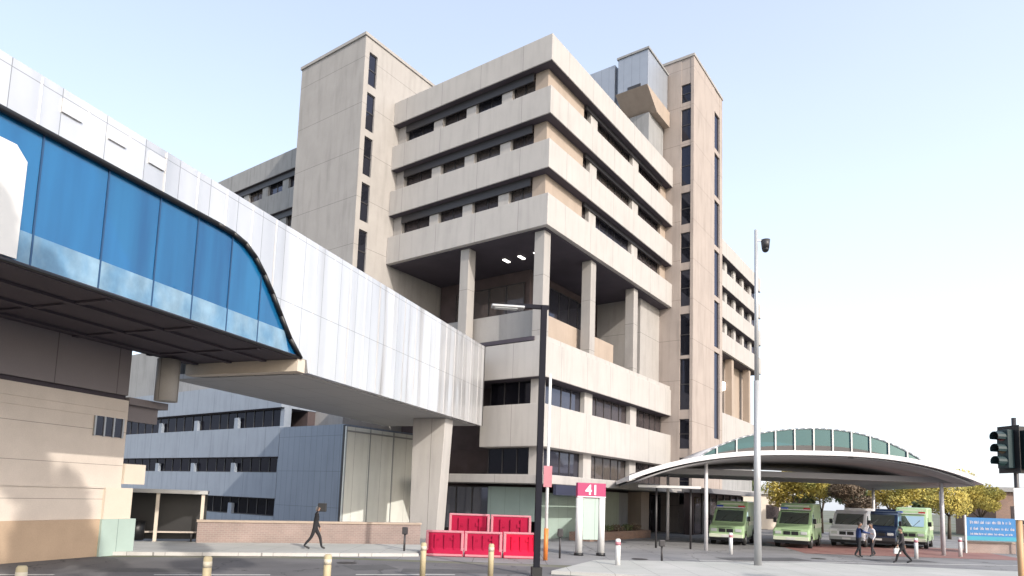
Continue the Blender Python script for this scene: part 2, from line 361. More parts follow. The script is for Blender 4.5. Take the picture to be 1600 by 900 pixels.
# raised footpath with kerb at the left, and the pale crossing island bottom right
def slab(name, m, pts, z0, z1):
    return struct(MB().prism(pts, 'z', z0, z1).build(name, m))
slab('footpath', PAVE, [(-40, 19.3), (-17, 23.6), (-6.3, 27.2), (-3.6, 28.2), (-3.6, 33.5), (-18, 28.9), (-40, 22)], .006, .11)
slab('kerb', KERB, [(-40, 19.08), (-17, 23.36), (-6.3, 26.95), (-3.4, 28.05), (-3.5, 28.23), (-6.4, 27.15), (-17.05, 23.55), (-40, 19.27)], .006, .135)
slab('traffic_island', PAVE, [(1.8, 23.2), (9.6, 22.0), (22.5, 26.5), (24.2, 29.4), (14.5, 30.6), (10.2, 29.2), (4.0, 28.0)], .009, .13)
sheet('ambulance_bay_paving', REDP, [(17.5, 38.2), (31, 38.6), (34, 49), (19.5, 49)], .008)
for i, (x, y) in enumerate(((-14, 18.4), (-8.5, 20.0), (-3, 21.7))):
    struct(MB().box(-1.6, 1.6, -.06, .06, .0075, .0085, Matrix.Translation((x, y, 0)) @ Matrix.Rotation(R(16), 4, 'Z')).build('road_marking', LINE))
struct(MB().box(-11, 11, -.07, .07, .0125, .0135, Matrix.Translation((20, 33.2, 0)) @ Matrix.Rotation(R(12), 4, 'Z')).build('road_marking', LINE))

PATCH = mat('asphalt_patch', (.095, .095, .10), .92, var=.25, scale=1.2, grain=.25)
for i, (x, y, a, b, r) in enumerate(((-10.5, 20.6, 1.6, .5, 14), (-1.2, 23.2, 2.2, .55, 10), (13, 33.0, 2.4, .8, 20), (21, 35.2, 1.8, .7, 8), (-4.5, 23.4, .8, .8, 30))):
    pts = [(x + math.cos(R(r)) * u - math.sin(R(r)) * v, y + math.sin(R(r)) * u + math.cos(R(r)) * v) for u, v in ((-a, -b), (a, -b * .9), (a * 1.05, b), (-a * .95, b * 1.05))]
    sheet('asphalt_patch', PATCH, pts, .0085)
for i, (x, y) in enumerate(((-5.6, 24.6), (6.4, 30.6), (16.5, 34.6))):
    struct(MB().tube((x, y, .0092), (x, y, .016), .36, .36, 24).build('manhole_cover', FRAME))

# ------------------------------------------------------------------ main hospital building: local x = along the sunny face, y = along the shaded face
C0 = (2.3687, 42.0, 0); RZ = R(54.174)
H = thing('hospital_building', 'eight storey pale concrete hospital block with banded windows and columned open storey', 'building', C0, RZ)
def fb(face, s0, s1, d0, d1, z0, z1):
    return (d0, d1, s0, s1, z0, z1) if face == 'L' else (s0, s1, d0, d1, z0, z1)
def window(parent, face, s0, s1, d, z0, z1, g=GLASS, mull=1.25, blinds=0, fm=FRAME):
    if g is GLASS: g = random.choice((GLASS, GLASS, GLASS2, GLASS3))
    w_ = MB().box(*fb(face, s0 + .04, s1 - .04, d, d + .02, z0 + .04, z1 - .04)).build('window', g, parent)
    f = MB(); t = .07
    f.box(*fb(face, s0, s1, d - .05, d + .06, z0, z0 + t)); f.box(*fb(face, s0, s1, d - .05, d + .06, z1 - t, z1))
    k = max(1, round((s1 - s0) / mull))
    for i in range(k + 1):
        x = s0 + (s1 - s0) * i / k
        a = max(s0, x - .035); b = min(s1, x + .035)
        f.box(*fb(face, a, b, d - .048, d + .058, z0 + t, z1 - t))
    f.build('frame', fm, w_)
    if blinds:
        bl = MB(); any_ = False
        for i in range(k):
            if random.random() < blinds:
                any_ = True
                x0 = s0 + (s1 - s0) * i / k + .05; x1 = s0 + (s1 - s0) * (i + 1) / k - .05
                bl.box(*fb(face, x0, x1, d + .10, d + .12, z1 - (z1 - z0) * random.uniform(.3, .95), z1 - .02))
        if any_: bl.build('blind', BLIND, w_)
    return w_
BW, AW = 21.9, 15.1
def band(parent, z0, z1, b1=BW, a1=AW, b0=0, a0=0, m=CON, name='spandrel_band'):
    mb = MB().box(b0, b1, a0, a1, z0, z1)
    return mb.build(name, m, parent, bevel=.03)
levels = [(20.69, 22.9), (24.7, 26.73), (28.55, 30.53), (32.38, 34.3)]
for z0, z1 in levels: band(H, z0, z1)
for z0 in (24.7, 28.55, 32.38, 10.51): box('band_shade_sheet', SOFF, H, .07, BW - .05, .07, AW - .05, z0 - .03, z0 - .002)  # dark sheets added as painted shade under the bands
for k in range(3):
    z1 = levels[k + 1][0] - .032
    box('head_shade_strip', FRAME, H, .5, .615, 1.8, 14.15, z1 - .62, z1)  # dark strips stand in for the shadow across the bay heads
    box('head_shade_strip', FRAME, H, 5.85, 20.55, .5, .615, z1 - .30, z1)
box('roof', CONG, H, .5, BW - .5, .5, AW - .5, 34.3, 34.36)
for k in range(3):
    z0, z1 = levels[k][1], levels[k + 1][0]
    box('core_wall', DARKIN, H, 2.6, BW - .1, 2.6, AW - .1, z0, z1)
    # corner wall (solid both ways), end walls
    mb = MB().box(.7, 5.8, .7, 1.2, z0, z1); mb.box(.7, 1.2, 1.202, 1.75, z0, z1); mb.build('corner_wall', CONB, H)
    mb = MB().box(20.6, BW - .02, .7, 1.2, z0, z1); mb.build('end_wall', CONB, H)
    mb = MB().box(.6, 1.2, 14.2, AW - .02, z0, z1); mb.build('end_wall', CON2, H)
    # shaded face bays
    piers = [(3.7, 4.6), (7.0, 7.9), (10.3, 11.2)]
    edges = [1.75] + [e for p in piers for e in p] + [14.2]
    for p0, p1 in piers: MB().box(.62, 1.3, p0, p1, z0, z1).build('pier', CON, H)
    for i in range(0, len(edges), 2): window(H, 'L', edges[i], edges[i + 1], 1.0, z0, z1, blinds=.4)
    piers = [(6.75, 7.85), (14.3, 15.5)]
    edges = [5.8] + [e for p in piers for e in p] + [20.6]
    for p0, p1 in piers: MB().box(p0, p1, .62, 1.3, z0, z1).build('pier', CON, H)
    for i in range(0, len(edges), 2): window(H, 'R', edges[i], edges[i + 1], 1.0, z0, z1, blinds=.3)
# open storey with columns
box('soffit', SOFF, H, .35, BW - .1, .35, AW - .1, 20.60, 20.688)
box('podium_deck', CONG, H, .3, BW - .3, .3, AW - .3, 13.25, 13.3)
for (b, a) in ((.5, .5), (7.1, .5), (14.7, .5), (.5, 7.0)):
    MB().box(b, b + .8, a, a + .8, 13.3, 20.6).build('column', CON2, H, bevel=.03)
wl = MB().box(1.7, 2.0, 1.7, 11.2, 13.3, 15.6); wl.build('balustrade_wall', CON2, H)
wl = MB().box(2.003, 13.4, 1.7, 2.0, 13.3, 15.5); wl.build('balustrade_wall', CONB, H)
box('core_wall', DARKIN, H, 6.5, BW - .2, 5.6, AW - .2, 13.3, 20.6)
window(H, 'R', 7.5, 17.0, 5.45, 15.8, 19.9, mull=1.6); window(H, 'L', 6.0, 13.0, 6.35, 15.8, 19.6, mull=1.6)
MB().box(17.6, BW - .02, 1.2, 5.5, 13.3, 20.6).build('stair_wall', CON2, H)
for a in (3.2, 4.6, 6.0): MB().box(3.6, 4.3, a, a + .25, 20.54, 20.598).build('ceiling_light', LAMPON, H)
slot = MB().box(-.004, .25, .8, 8.4, 12.96, 13.22); slot.build('scupper_slot', SOFF, H)
# podium bands
band(H, 10.51, 12.9); band(H, 5.95, 8.75, a1=5.0)
box('core_wall', DARKIN, H, 2.6, BW - .1, 5.05, AW - .1, 5.96, 8.74)
MB().box(.12, BW - .02, .12, AW, 12.9, 13.25).build('coping', CON, H)
for z0, z1 in ((8.75, 10.51), (4.15, 5.95)):
    box('core_wall', DARKIN, H, 2.6, BW - .1, 2.6, AW - .1, z0, z1)
    MB().box(.6, 1.3, .6, 1.3, z0, z1).build('corner_pier', CON, H)
    for p0, p1 in ((6.7, 7.9), (14.5, 15.7)): MB().box(p0, p1, .6, 1.3, z0, z1).build('pier', CON, H)
    for s0, s1 in ((1.3, 6.7), (7.9, 14.5), (15.7, 21.8)): window(H, 'R', s0, s1, 1.0, z0, z1, blinds=.5 if z0 < 5 else .35)
    window(H, 'L', 1.3, 4.9, 1.0, z0, z1, g=GLASSD)
# ground storey
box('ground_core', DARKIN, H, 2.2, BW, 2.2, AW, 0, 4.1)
MB().box(.7, 1.0, .7, 4.6, 1.1, 3.3).build('ground_panel', MINT, H)
g = MB().box(.7, 6.2, .45, .7, .0, 3.0); g.build('ground_panel', MINT, H)
g = MB().box(6.2, 12.6, .55, .8, .0, 3.3); g.build('ground_panel', GREENP, H)
g = MB().box(12.6, 15.0, .9, 1.15, .0, 3.3); g.build('ground_panel', CONG, H)
MB().box(15.6, 17.2, .0, 1.2, 0, 3.45).build('entrance_pier', CONB, H, bevel=.03)
window(H, 'R', 17.3, 21.8, .9, .1, 3.3, mull=1.1)
window(H, 'L', 4.7, 9.0, .9, .3, 3.3, mull=1.4)
box('canopy_slab', CON, H, -1.6, BW - .05, -1.7, 9.5, 3.5, 4.05, bevel=.03)
# left stair tower
T = MB()
T.box(-3.15, 9, 15.35, 23, 0, 38.15)                          # core
T.box(-3.4, -3.15, 15.1, 23, 0, 38.15)
for z0, z1 in ((37.05, 38.15), (33.7, 34.35), (30.1, 30.65), (26.35, 27.0), (22.6, 23.3), (18.7, 19.3), (14.9, 15.5), (0, 12)):
    T.box(-2.95, -2.1, 15.105, 15.35, z0, z1)
T.box(-3.15, -2.95, 15.1, 15.35, 0, 38.15); T.box(-2.1, 9, 15.1, 15.35, 0, 38.15)
TL = T.build('stair_tower', CON2, H)
MB().box(-3.5, 9.1, 15.0, 23.1, 38.152, 38.4).build('tower_coping', CON2, TL)
for z0, z1 in ((34.35, 37.05), (30.65, 33.7), (27.0, 30.1), (23.3, 26.35), (19.3, 22.6), (15.5, 18.7)):
    o = box('window', GLASSB, TL, -2.94, -2.11, 15.24, 15.26, z0 + .03, z1 - .03)
    f = MB().box(-2.95, -2.1, 15.2, 15.3, z0, z0 + .08); f.box(-2.95, -2.1, 15.2, 15.3, z1 - .08, z1); f.box(-2.95, -2.1, 15.2, 15.3, (z0 + z1) / 2 - .04, (z0 + z1) / 2 + .04)
    f.build('frame', FRAME, o)
# right stair tower
T = MB(); x0, x1, ya = BW, 30.4, -2.0
T.box(x0 + .3, x1, ya + .3, 6, 0, 45.0)
T.box(x0, x0 + .3, ya, -1.72, 0, 45.0); T.box(x0, x0 + .3, -.78, 6, 0, 45.0)
rows = [(40.57, 42.4), (36.71, 39.9), (32.3, 36.2), (28.5, 31.6), (24.8, 27.7), (20.66, 24.1), (16.05, 19.94), (11.04, 15.75), (7.5, 10.2), (2.5, 6.7)]
prev = 45.0
for z0, z1 in rows: T.box(x0 + .04, x0 + .3, -1.72, -.78, z1, prev); prev = z0
T.box(x0 + .04, x0 + .3, -1.72, -.78, 0, prev)
T.box(x0 + .3, 27.9, ya, ya + .3, 0, 45.0); T.box(29.6, x1, ya, ya + .3, 0, 45.0)
T.box(27.9, 29.6, ya + .03, ya + .3, 42.6, 45.0); T.box(27.9, 29.6, ya + .03, ya + .3, 0, 9)
for z in (38.2, 33.2, 28.0, 22.8, 17.6): T.box(27.9, 29.6, ya + .03, ya + .3, z, z + .5)
TR = T.build('stair_tower', CONT, H)
MB().box(x0 - .08, x1 + .08, ya - .08, 6.1, 45.002, 45.25).build('tower_coping', CON2, TR)
for z0, z1 in rows:
    o = box('window', GLASSB, TR, x0 + .16, x0 + .18, -1.71, -.79, z0 + .03, z1 - .03)
    f = MB().box(x0 + .12, x0 + .22, -1.72, -.78, z0, z0 + .07); f.box(x0 + .12, x0 + .22, -1.72, -.78, z1 - .07, z1)
    k = (z0 + z1) / 2; f.box(x0 + .12, x0 + .22, -1.72, -.78, k - .04, k + .04); f.build('frame', FRAME, o)
zz = [42.6, 38.7, 33.7, 28.5, 23.3, 18.1]; zl = [38.2, 33.2, 28.0, 22.8, 17.6, 9]
for z1, z0 in zip([42.6, 38.2, 33.2, 28.0, 22.8, 17.6], [38.7, 33.7, 28.5, 23.3, 18.1, 9.0]):
    box('window', GLASSB, TR, 27.92, 29.58, ya + .16, ya + .18, z0 + .03, z1 - .03)
# rooftop plant room with overhanging vent box
P = MB().box(17.0, 21.6, .5, 3.5, 39.6, 43.7); P.box(17.15, 21.6, 3.9, 8.5, 38.2, 43.5); P.box(17.6, 21.6, 3.45, 3.95, 38.3, 43.4)
PR = P.build('plant_room', PLANT, H, bevel=.02)
MB().box(16.9, 21.7, .4, 3.6, 43.702, 43.9).build('plant_roof', CONG, PR)
MB().prism([(16.4, 39.9), (21.7, 39.9), (21.7, 38.4), (18.6, 38.4)], 'y', .3, 3.45).build('vent_hood', CONB, PR)
MB().box(16.96, 17.0, 1.2, 2.5, 40.1, 40.6).build('louvre', FRAME, PR)
MB().box(18.2, 21.6, .9, 8, 34.36, 38.35).build('plant_plinth', CONG, PR)

# far left wing, same storeys, behind the left tower
FW = thing('hospital_wing', 'lower banded concrete wing seen behind the left stair tower above the footbridge', 'building', C0, RZ)
for z0, z1 in levels: band(FW, z0, z1, 14, 48, .02, 23.12, CONG)
for z0 in (24.7, 28.55, 32.38): box('band_shade_sheet', SOFF, FW, .08, 13.9, 23.2, 47.9, z0 - .03, z0 - .002); box('head_shade_strip', FRAME, FW, .25, .335, 23.3, 47.7, z0 - .6, z0 - .033)  # underside shade and head shadow added as dark sheets and strips
for k in range(3):
    z0, z1 = levels[k][1], levels[k + 1][0]
    box('core_wall', DARKIN, FW, 2.6, 13.5, 23.2, 47.6, z0, z1)
    ps = [23.2] + [e for i in range(7) for e in (26 + i * 3.2, 26.9 + i * 3.2)] + [47.8]
    for i in range(1, len(ps) - 1, 2): MB().box(.34, .95, ps[i], ps[i + 1], z0, z1).build('pier', CONG, FW)
    for i in range(0, len(ps), 2): window(FW, 'L', ps[i], ps[i + 1], .62, z0, z1, blinds=.3)
box('lower_block', CONG, FW, 1.0, 13.6, 23.2, 47.5, 0, 20.68)
# right rear wing
RW = thing('hospital_wing', 'receding banded concrete wing beyond the tall right stair tower', 'building', C0, RZ)
A0 = 1.3
for z0, z1 in levels: band(RW, z0, z1, 58, 18, 30.42, A0, CON)
for z0 in (24.7, 28.55, 32.38): box('band_shade_sheet', SOFF, RW, 30.5, 57.9, A0 + .07, 17.9, z0 - .03, z0 - .002)  # band underside shade as dark sheets
for k in range(3):
    z0, z1 = levels[k][1], levels[k + 1][0]
    box('core_wall', DARKIN, RW, 30.5, 57.6, A0 + 2.4, 17.5, z0, z1)
    ps = [30.5] + [e for i in range(6) for e in (36.4 + i * 3.6, 37.3 + i * 3.6)] + [57.8]
    for i in range(1, len(ps) - 1, 2): MB().box(ps[i], ps[i + 1], A0 + .55, A0 + 1.2, z0, z1).build('pier', CON, RW)
    for i in range(0, len(ps), 2): window(RW, 'R', ps[i], ps[i + 1], A0 + .9, z0, z1, blinds=.25)
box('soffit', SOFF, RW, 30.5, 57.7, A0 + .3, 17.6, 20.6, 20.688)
band(RW, 9.5, 13.3, 58, 18, 30.42, A0, CON)
box('back_wall', CONB, RW, 30.5, 57.5, A0 + 1.7, 17.4, 13.3, 20.6)
for b in (38.2, 45.0, 52.5): MB().box(b + .9, b + 1.7, A0 + .4, A0 + 1.2, 13.3, 20.6).build('column', CONB, RW)
for b in (39.3, 46.6):
    o = MB().tube((b - .5, A0 + 1.3, 17.3), (b - .5, A0 + 1.69, 17.3), .5, .6, 16).build('round_lamp', LAMPON, RW)
box('lower_block', CONG, RW, 30.5, 57.6, A0 + 1.2, 17.5, 0, 9.5)

# ------------------------------------------------------------------ link block under the bridge and blue-grey low wing
K0 = (-10.484, 43.2806, 0)
LK = thing('link_block', 'metal clad stair block under the white end of the footbridge', 'building', K0, RZ)
MB().box(.0, 6.4, .0, 7.0, 0, 7.05).build('wall', METB, LK)
MB().box(.0, 6.35, -.12, -.004, .0, 6.9).build('bright_wall', METL, LK, label='pale ribbed metal wall on the sunny side')
j = MB()
for b in (.02, 2.1, 4.3): j.box(b, b + .06, -.17, -.122, 0, 6.9)
j.box(.0, 6.3, -.17, -.122, 6.55, 6.65); j.build('trim', FRAMEL, LK)
MB().box(-.04, -.004, .0, .16, 0, 7.0).build('corner_trim', FRAME, LK)
LW = thing('low_wing', 'blue grey shaded low wing with three dark window rows left of the link block', 'building', K0, RZ)
def curved_parapet():
    pts = [(7.05, 8.55), (32, 8.55), (32, 10.6), (11, 10.55), (9.2, 10.25), (7.8, 9.6), (7.05, 9.15)]
    return MB().prism(pts, 'x', 0, 9).build('parapet', CONW, LW)
curved_parapet()
for z0, z1 in ((4.95, 7.15), (1.95, 3.8), (0, .65)): MB().box(0, 9, 7.05, 32, z0, z1).build('spandrel_band', CONW, LW)
for z0, z1 in ((7.15, 8.55), (3.8, 4.95), (.65, 1.95)):
    box('core_wall', DARKIN, LW, 2.4, 8.9, 7.1, 31.8, z0, z1)
    MB().box(.3, .9, 7.05, 7.5, z0, z1).build('end_wall', CONW, LW)
    ps = [7.5, 12.6, 13.3, 18.4, 19.1, 24.2, 24.9, 31.9]
    for i in range(1, 7, 2): MB().box(.2, .44, ps[i] + .1, ps[i + 1] - .1, z0, z0 + (z1 - z0) * .62).build('pier', CONW, LW)
    for a_, b_ in ((7.5, 15.7), (15.7, 23.8), (23.8, 31.9)): window(LW, 'L', a_, b_, .5, z0, z1, g=GLASSD)
    MB().box(.03, 8.9, 7.1, 31.9, z1 - .03, z1 - .002).build('band_shade_sheet', SOFF, LW)  # dark sheet painting the shade over each window row
# a pale upper pavilion on the low wing's roof
UP = MB().box(1.2, 9, 12, 44, 10.56, 15.2).build('roof_pavilion', CONG, LW)

# ------------------------------------------------------------------ the footbridge: local y runs along it away from the camera, x to its sunny side
EB = (-1.4916, 42.9367, 0); RZB = R(-20.095)
B = thing('footbridge', 'white metal clad footbridge with long blue glass side', 'footbridge', EB, RZB)
TT = -46
curve = [(-18.9, 7.69), (-19.6, 8.3), (-20.2, 9.02), (-20.75, 9.7), (-21.25, 10.25), (-21.75, 10.7), (-22.3, 11.0), (-22.9, 11.13), (-23.6, 11.16)]
outline = [(TT, 12.5), (0, 12.5), (0, 7.2), (-18.4, 7.2), (-18.55, 7.69)] + curve + [(TT, 11.16)]
mb = MB().prism(outline, 'x', -.3, 0)
def zlo(t):
    if t > -18.5: return 7.2
    if t < -23.6: return 11.16
    for (a, za), (b, zb) in zip(curve[:-1], curve[1:]):
        if b <= t <= a: return za + (zb - za) * (t - a) / (b - a)
    return 7.69
t = -45.6
while t < -.2:
    mb.box(.002, .03, t - .012, t + .012, max(zlo(t - .02), zlo(t + .02)) + .02, 12.46); t += 1.24
mb.build('side_cladding', WHITEM, B)
mb = MB().box(-7.3, -7.0, -18.4, 0, 7.2, 12.5); mb.box(-5.9, -5.6, TT, -18.4, 7.69, 12.5); mb.build('far_cladding', WHITEM, B)
mb = MB().prism([(-.302, -18.4), (-.302, 0), (-7.0, 0), (-7.0, -18.4), (-5.598, -18.4), (-5.598, TT), (-.302, TT)], 'z', 12.2, 12.44); mb.build('roof', WHITEP, B)
MB().box(-7.0, -.302, -.35, -.02, 7.22, 12.19).build('end_wall', WHITEM, B)
gk = MB().box(-.3, .03, .002, .09, 7.2, 12.5); gk.build('end_gasket', FRAME, B)
MB().box(-6.4, -.8, .1, 1.9, 7.5, 12.0).build('connector', FRAME, B)
MB().box(-7.0, -.31, -18.38, -.36, 7.16, 7.36).build('end_soffit', SOFL, B)
MB().box(-5.6, -.02, -19.05, -18.6, 7.16, 7.70).build('step_fascia', CREAM, B)
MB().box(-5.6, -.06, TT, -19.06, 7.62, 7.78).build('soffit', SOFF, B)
bm_ = MB()
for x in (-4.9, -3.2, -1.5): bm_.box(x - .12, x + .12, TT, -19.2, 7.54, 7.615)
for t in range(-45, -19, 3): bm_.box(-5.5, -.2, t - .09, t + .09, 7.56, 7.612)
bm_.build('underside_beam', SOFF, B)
# glazing
MULL = mat('mullion_blue', (.03, .09, .2), .4, .3)
gx = -.10
mull = [-44.6, -42.6, -40.6, -38.6, -36.6, -34.6, -32.6, -30.9, -29.25, -27.45, -25.75, -24.3, -22.8, -21.3, -18.9]
for a, b in zip(mull[:-1], mull[1:]):
    pts = [(a + .025, 7.74)]
    ts = [b - .025 if b != -18.9 else -19.0]
    top = []
    tt = [a + .025] + [c[0] for c in curve if a + .03 < c[0] < ts[0]] + [ts[0]]
    for q in sorted(set(tt)): top.append((q, 11.16 if q <= -23.6 else max(7.76, zlo(q))))
    poly = [(a + .025, 7.74), (ts[0], 7.74)] + top[::-1]
    p = MB().prism(poly, 'x', gx - .03, gx).build('glass_pane', BLUEG, B)
    zt = 8.55
    fpoly = [(a + .03, 7.76)] + [(min(ts[0], -19.55) if zlo(ts[0]) < zt and ts[0] > -23 else ts[0], 7.76)]
    e = fpoly[1][0]
    if e - a > .4: MB().prism([(a + .03, 7.76), (e, 7.76), (e - (.3 if b == -18.9 else 0), zt), (a + .03, zt)], 'x', gx + .003, gx + .02).build('frosted_band', FROST, p)
for q in mull[:-1]:
    MB().box(gx - .02, gx + .03, q - .02, q + .02, 7.74, min(11.16, zlo(q)) if q > -23.6 else 11.16).build('mullion', MULL, B)
ed = MB()
path = curve + [(TT, 11.16)]
for (a, za), (b, zb) in zip(path[:-1], path[1:]): ed.tube((-.0, a, za), (-.0, b, zb), .085, .085, 8)
ed.tube((0, -18.9, 7.69), (0, TT, 7.69), .05, .05, 8); ed.build('glazing_trim', BLACK, B)
MB().prism([(-30.9, 7.8), (-29.62, 7.8), (-29.62, 10.2), (-29.9, 10.5), (-30.9, 10.5)], 'x', gx + .06, gx + .10).build('reflection_panel', WHITEP, B, label='pale panel standing in for a reflection in the blue glazing')  # imitates a white building mirrored in the glass
for t, z in ((-28.7, 12.05), (-27.4, 12.05), (-26.1, 12.03)): MB().box(.004, .055, t - .27, t + .27, z - .18, z + .18).build('louvre', LOUV, B)
# inside the bridge: floor, ceiling lights, handrail, slim columns
MB().box(-5.6, -.14, TT, -18.7, 7.79, 7.86).build('floor', CONG, B)
MB().box(-5.6, -.31, TT, -18.7, 11.3, 11.4).build('ceiling', WHITEP, B)
MB().tube((-.35, TT, 8.85), (-.35, -19.8, 8.85), .03, .03, 8).build('handrail', FRAMEL, B)
for k in range(7): MB().tube((-4.9, -20.6 - k * 3.2, 7.86), (-4.9, -20.6 - k * 3.2, 11.3), .16, .16, 12).build('inner_column', WHITEP, B)
# supports
MB().prism([(-2.5, 0), (-.75, 0), (-.45, 7.15), (-2.6, 7.15)], 'y', -4.6, -3.5).build('support_pier', CON, B, bevel=.03)
MB().tube((-5.05, -20.4, 5.86), (-5.05, -20.4, 7.5), .42, .42, 20).build('support_stub', CON, B)

# ------------------------------------------------------------------ brown stone building under the near part of the bridge
BB = thing('stone_building', 'brown stone building with sun dappled lower wall under the footbridge at left', 'building', (-14.0601, 24.925, 0), RZB)
MB().box(-9, -.0, -26, -.3, 1.32, 5.72).build('wall', BROWN, BB)
MB().box(-9, -.0, -26, -.36, 5.9, 7.68).build('upper_wall', GREYB, BB)
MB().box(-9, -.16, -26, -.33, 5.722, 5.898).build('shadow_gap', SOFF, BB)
st = MB()
for z in (5.0, 5.28): st.box(-.002, .03, -26, -.32, z, z + .10)
st.box(-.002, .04, -26, -.32, 2.42, 2.5)
st.build('string_course', BROWN, BB)
MB().box(-9, .1, -26, -.25, 0, 1.318).build('plinth', TAN, BB)
MB().box(-1.2, .12, -1.0, .12, 1.322, 2.45).build('corner_pier', CREAM, BB)
MB().box(-1.3, .2, -1.1, .3, 0, 1.319).build('corner_base', MINT, BB)
MB().box(-.9, .10, -.28, .62, 2.6, 3.35).build('corner_box', CREAM, BB)
o = box('window', GLASSB, BB, .02, .04, -1.58, -.5, 4.3, 5.0); 
f = MB()
for q in (-1.62, -1.25, -.88, -.5): f.box(.012, .08, q - .03, q + .03, 4.28, 5.0)
f.build('frame', FRAMEL, o)
MB().box(-3, -.0, -.28, 1.5, 5.6, 5.86).build('ledge', GREYB, BB)
MB().box(-.5, -.3, -.28, 1.3, 5.0, 5.6).build('bracket', GREYB, BB)

# ------------------------------------------------------------------ kiosk shelter, plinth wall
SH = thing('shelter', 'small dark shelter with beige posts beside the stone building', 'shelter', (-15.2, 30.0, 0), R(22))
MB().box(-2.2, 1.75, -.2, 1.9, 2.25, 2.42).build('roof', FRAMEL, SH)
MB().box(-2.1, 1.7, 1.55, 1.7, .1, 2.25).build('back_panel', BLACK, SH)
for x in (-2.05, -.35, 1.5): MB().box(x, x + .14, -.1, .04, 0, 2.25).build('post', CREAM, SH)
MB().box(-1.9, 1.4, 1.0, 1.4, .42, .48).build('bench_seat', BROWN, SH)
for x in (-1.6, 1.1): MB().box(x, x + .08, 1.1, 1.3, 0, .42).build('bench_leg', FRAME, SH)
o = MB().tube((-1.1, .8, .11), (-1.1, .8, .95), .3, .33, 16).build('litter_bin', BLACK); o.parent = None
o.matrix_world = Matrix.Translation((-15.2, 30.0, 0)) @ Matrix.Rotation(R(22), 4, 'Z')
tag(o, 'round black litter bin inside the dark shelter', 'litter bin')
ang = math.atan2(34.6 - 29.8, -4.3 + 13.6)
W = thing('garden_wall', 'low pink brick retaining wall behind the walking person', 'wall', (-13.6, 29.9, 0), ang)
MB().box(0, 10.6, 0, .3, 0, 1.02).build('brickwork', BRICK, W); MB().box(-.04, 10.64, -.05, .35, 1.02, 1.12).build('coping', CONB, W)
# raised planter with hedge behind wall: shrubs
def leaf_crown(name, m, parent, blobs, n, size, seed):
    rnd = random.Random(seed); mb = MB()
    for (c, r) in blobs:
        for _ in range(n):
            u = Vector((rnd.gauss(0, 1), rnd.gauss(0, 1), rnd.gauss(0, 1))).normalized() * (rnd.random() ** .45)
            p = Vector(c) + Vector((u.x * r[0], u.y * r[1], u.z * r[2]))
            a = Vector((rnd.gauss(0, 1), rnd.gauss(0, 1), rnd.gauss(0, 1))).normalized(); b = a.orthogonal().normalized(); s = size * rnd.uniform(.6, 1.4)
            mb.add([p - a * s, p + b * s * .5, p + a * s, p - b * s * .5], [(0, 1, 2, 3)])
    me = bpy.data.meshes.new(name); me.from_pydata(mb.v, [], mb.f); me.materials.append(m)
    o = bpy.data.objects.new(name, me); col.objects.link(o); o.parent = parent
    return o
def tree(label, x, y, h, r, m, seed, group=None, n=900, size=.115, trunk_h=.35):
    rnd = random.Random(seed); t = thing('tree', label, 'tree', (x, y, 0), rnd.uniform(0, 6), group)
    mb = MB(); th = h * trunk_h
    mb.tube((0, 0, 0), (.05, .03, th), .055 * h * .5, .035 * h * .5, 9)
    blobs = []
    for k in range(8):
        a = k * 2.4 + rnd.uniform(-.4, .4); rr = r * rnd.uniform(.25, .75); z = th + (h - th) * rnd.uniform(.15, .85)
        e = (math.cos(a) * rr, math.sin(a) * rr, z)
        mb.tube((.05, .03, th * .95), e, .022 * h * .5, .006 * h * .5, 6)
        q = r * rnd.uniform(.32, .52); blobs.append((e, (q, q, q * .8)))
    blobs.append(((0, 0, th + (h - th) * .6), (r * .6, r * .6, (h - th) * .38)))
    mb.build('trunk', BARK, t); leaf_crown('crown', m, t, blobs, n, size, seed + 50)
    return t
tree('bright yellow autumn tree behind the ambulance canopy, the largest one', 37, 63, 7.2, 3.1, LEAFY, 1)
tree('yellow tree behind the right canopy column', 44.5, 66, 6.6, 2.8, LEAFY, 2)
tree('golden low tree left of the grey brown tree behind the parked ambulances', 27.5, 62, 6.6, 2.6, LEAFY, 3)
tree('grey brown bare looking tree in the middle behind the canopy', 31.8, 60, 5.6, 2.2, LEAFB, 4)
tree('dark green tree behind the white van', 33.8, 70, 6.2, 2.2, LEAFG, 5)
tree('yellow green tree at the far right beside the brick building', 50.5, 70, 6.2, 2.6, LEAFY, 6)

# ------------------------------------------------------------------ ambulance canopy: shallow vaulted roof with glass monitor
CN = thing('ambulance_canopy', 'wide arched white canopy with green glass roof light over the ambulance bay', 'canopy', (0, 0, 0))
def arch(u): return 4.02 + .55 * u + 1.55 * (1 - abs(2 * u - 1) ** 2.7)     # u from 0 to 1
def ribbon(name, m, x0, y0, x1, y1, x2, y2, x3, y3, zf, dz, n=28):
    """curved slab between front edge (x0,y0)-(x1,y1) and back edge (x2,y2)-(x3,y3)"""
    mb = MB(); vs = []
    for i in range(n + 1):
        u = i / n; z = zf(u)
        for (a, b) in ((Vector((x0, y0)).lerp(Vector((x1, y1)), u), Vector((x2, y2)).lerp(Vector((x3, y3)), u)),):
            vs += [(a.x, a.y, z), (b.x, b.y, z), (a.x, a.y, z - dz), (b.x, b.y, z - dz)]
    fs = []
    for i in range(n):
        o, p = 4 * i, 4 * (i + 1)
        fs += [(o, p, p + 1, o + 1), (o + 2, o + 3, p + 3, p + 2), (o, o + 2, p + 2, p), (o + 1, p + 1, p + 3, o + 3)]
    fs += [(0, 1, 3, 2), (4 * n, 4 * n + 2, 4 * n + 3, 4 * n + 1)]
    return mb.add(vs, fs, True)
r_ = ribbon('roof', CANW, 6.9, 36.0, 28.2, 38.6, 8.6, 52, 30.4, 54.5, arch, .26)
ro = r_.build('roof_shell', [CANW], CN)
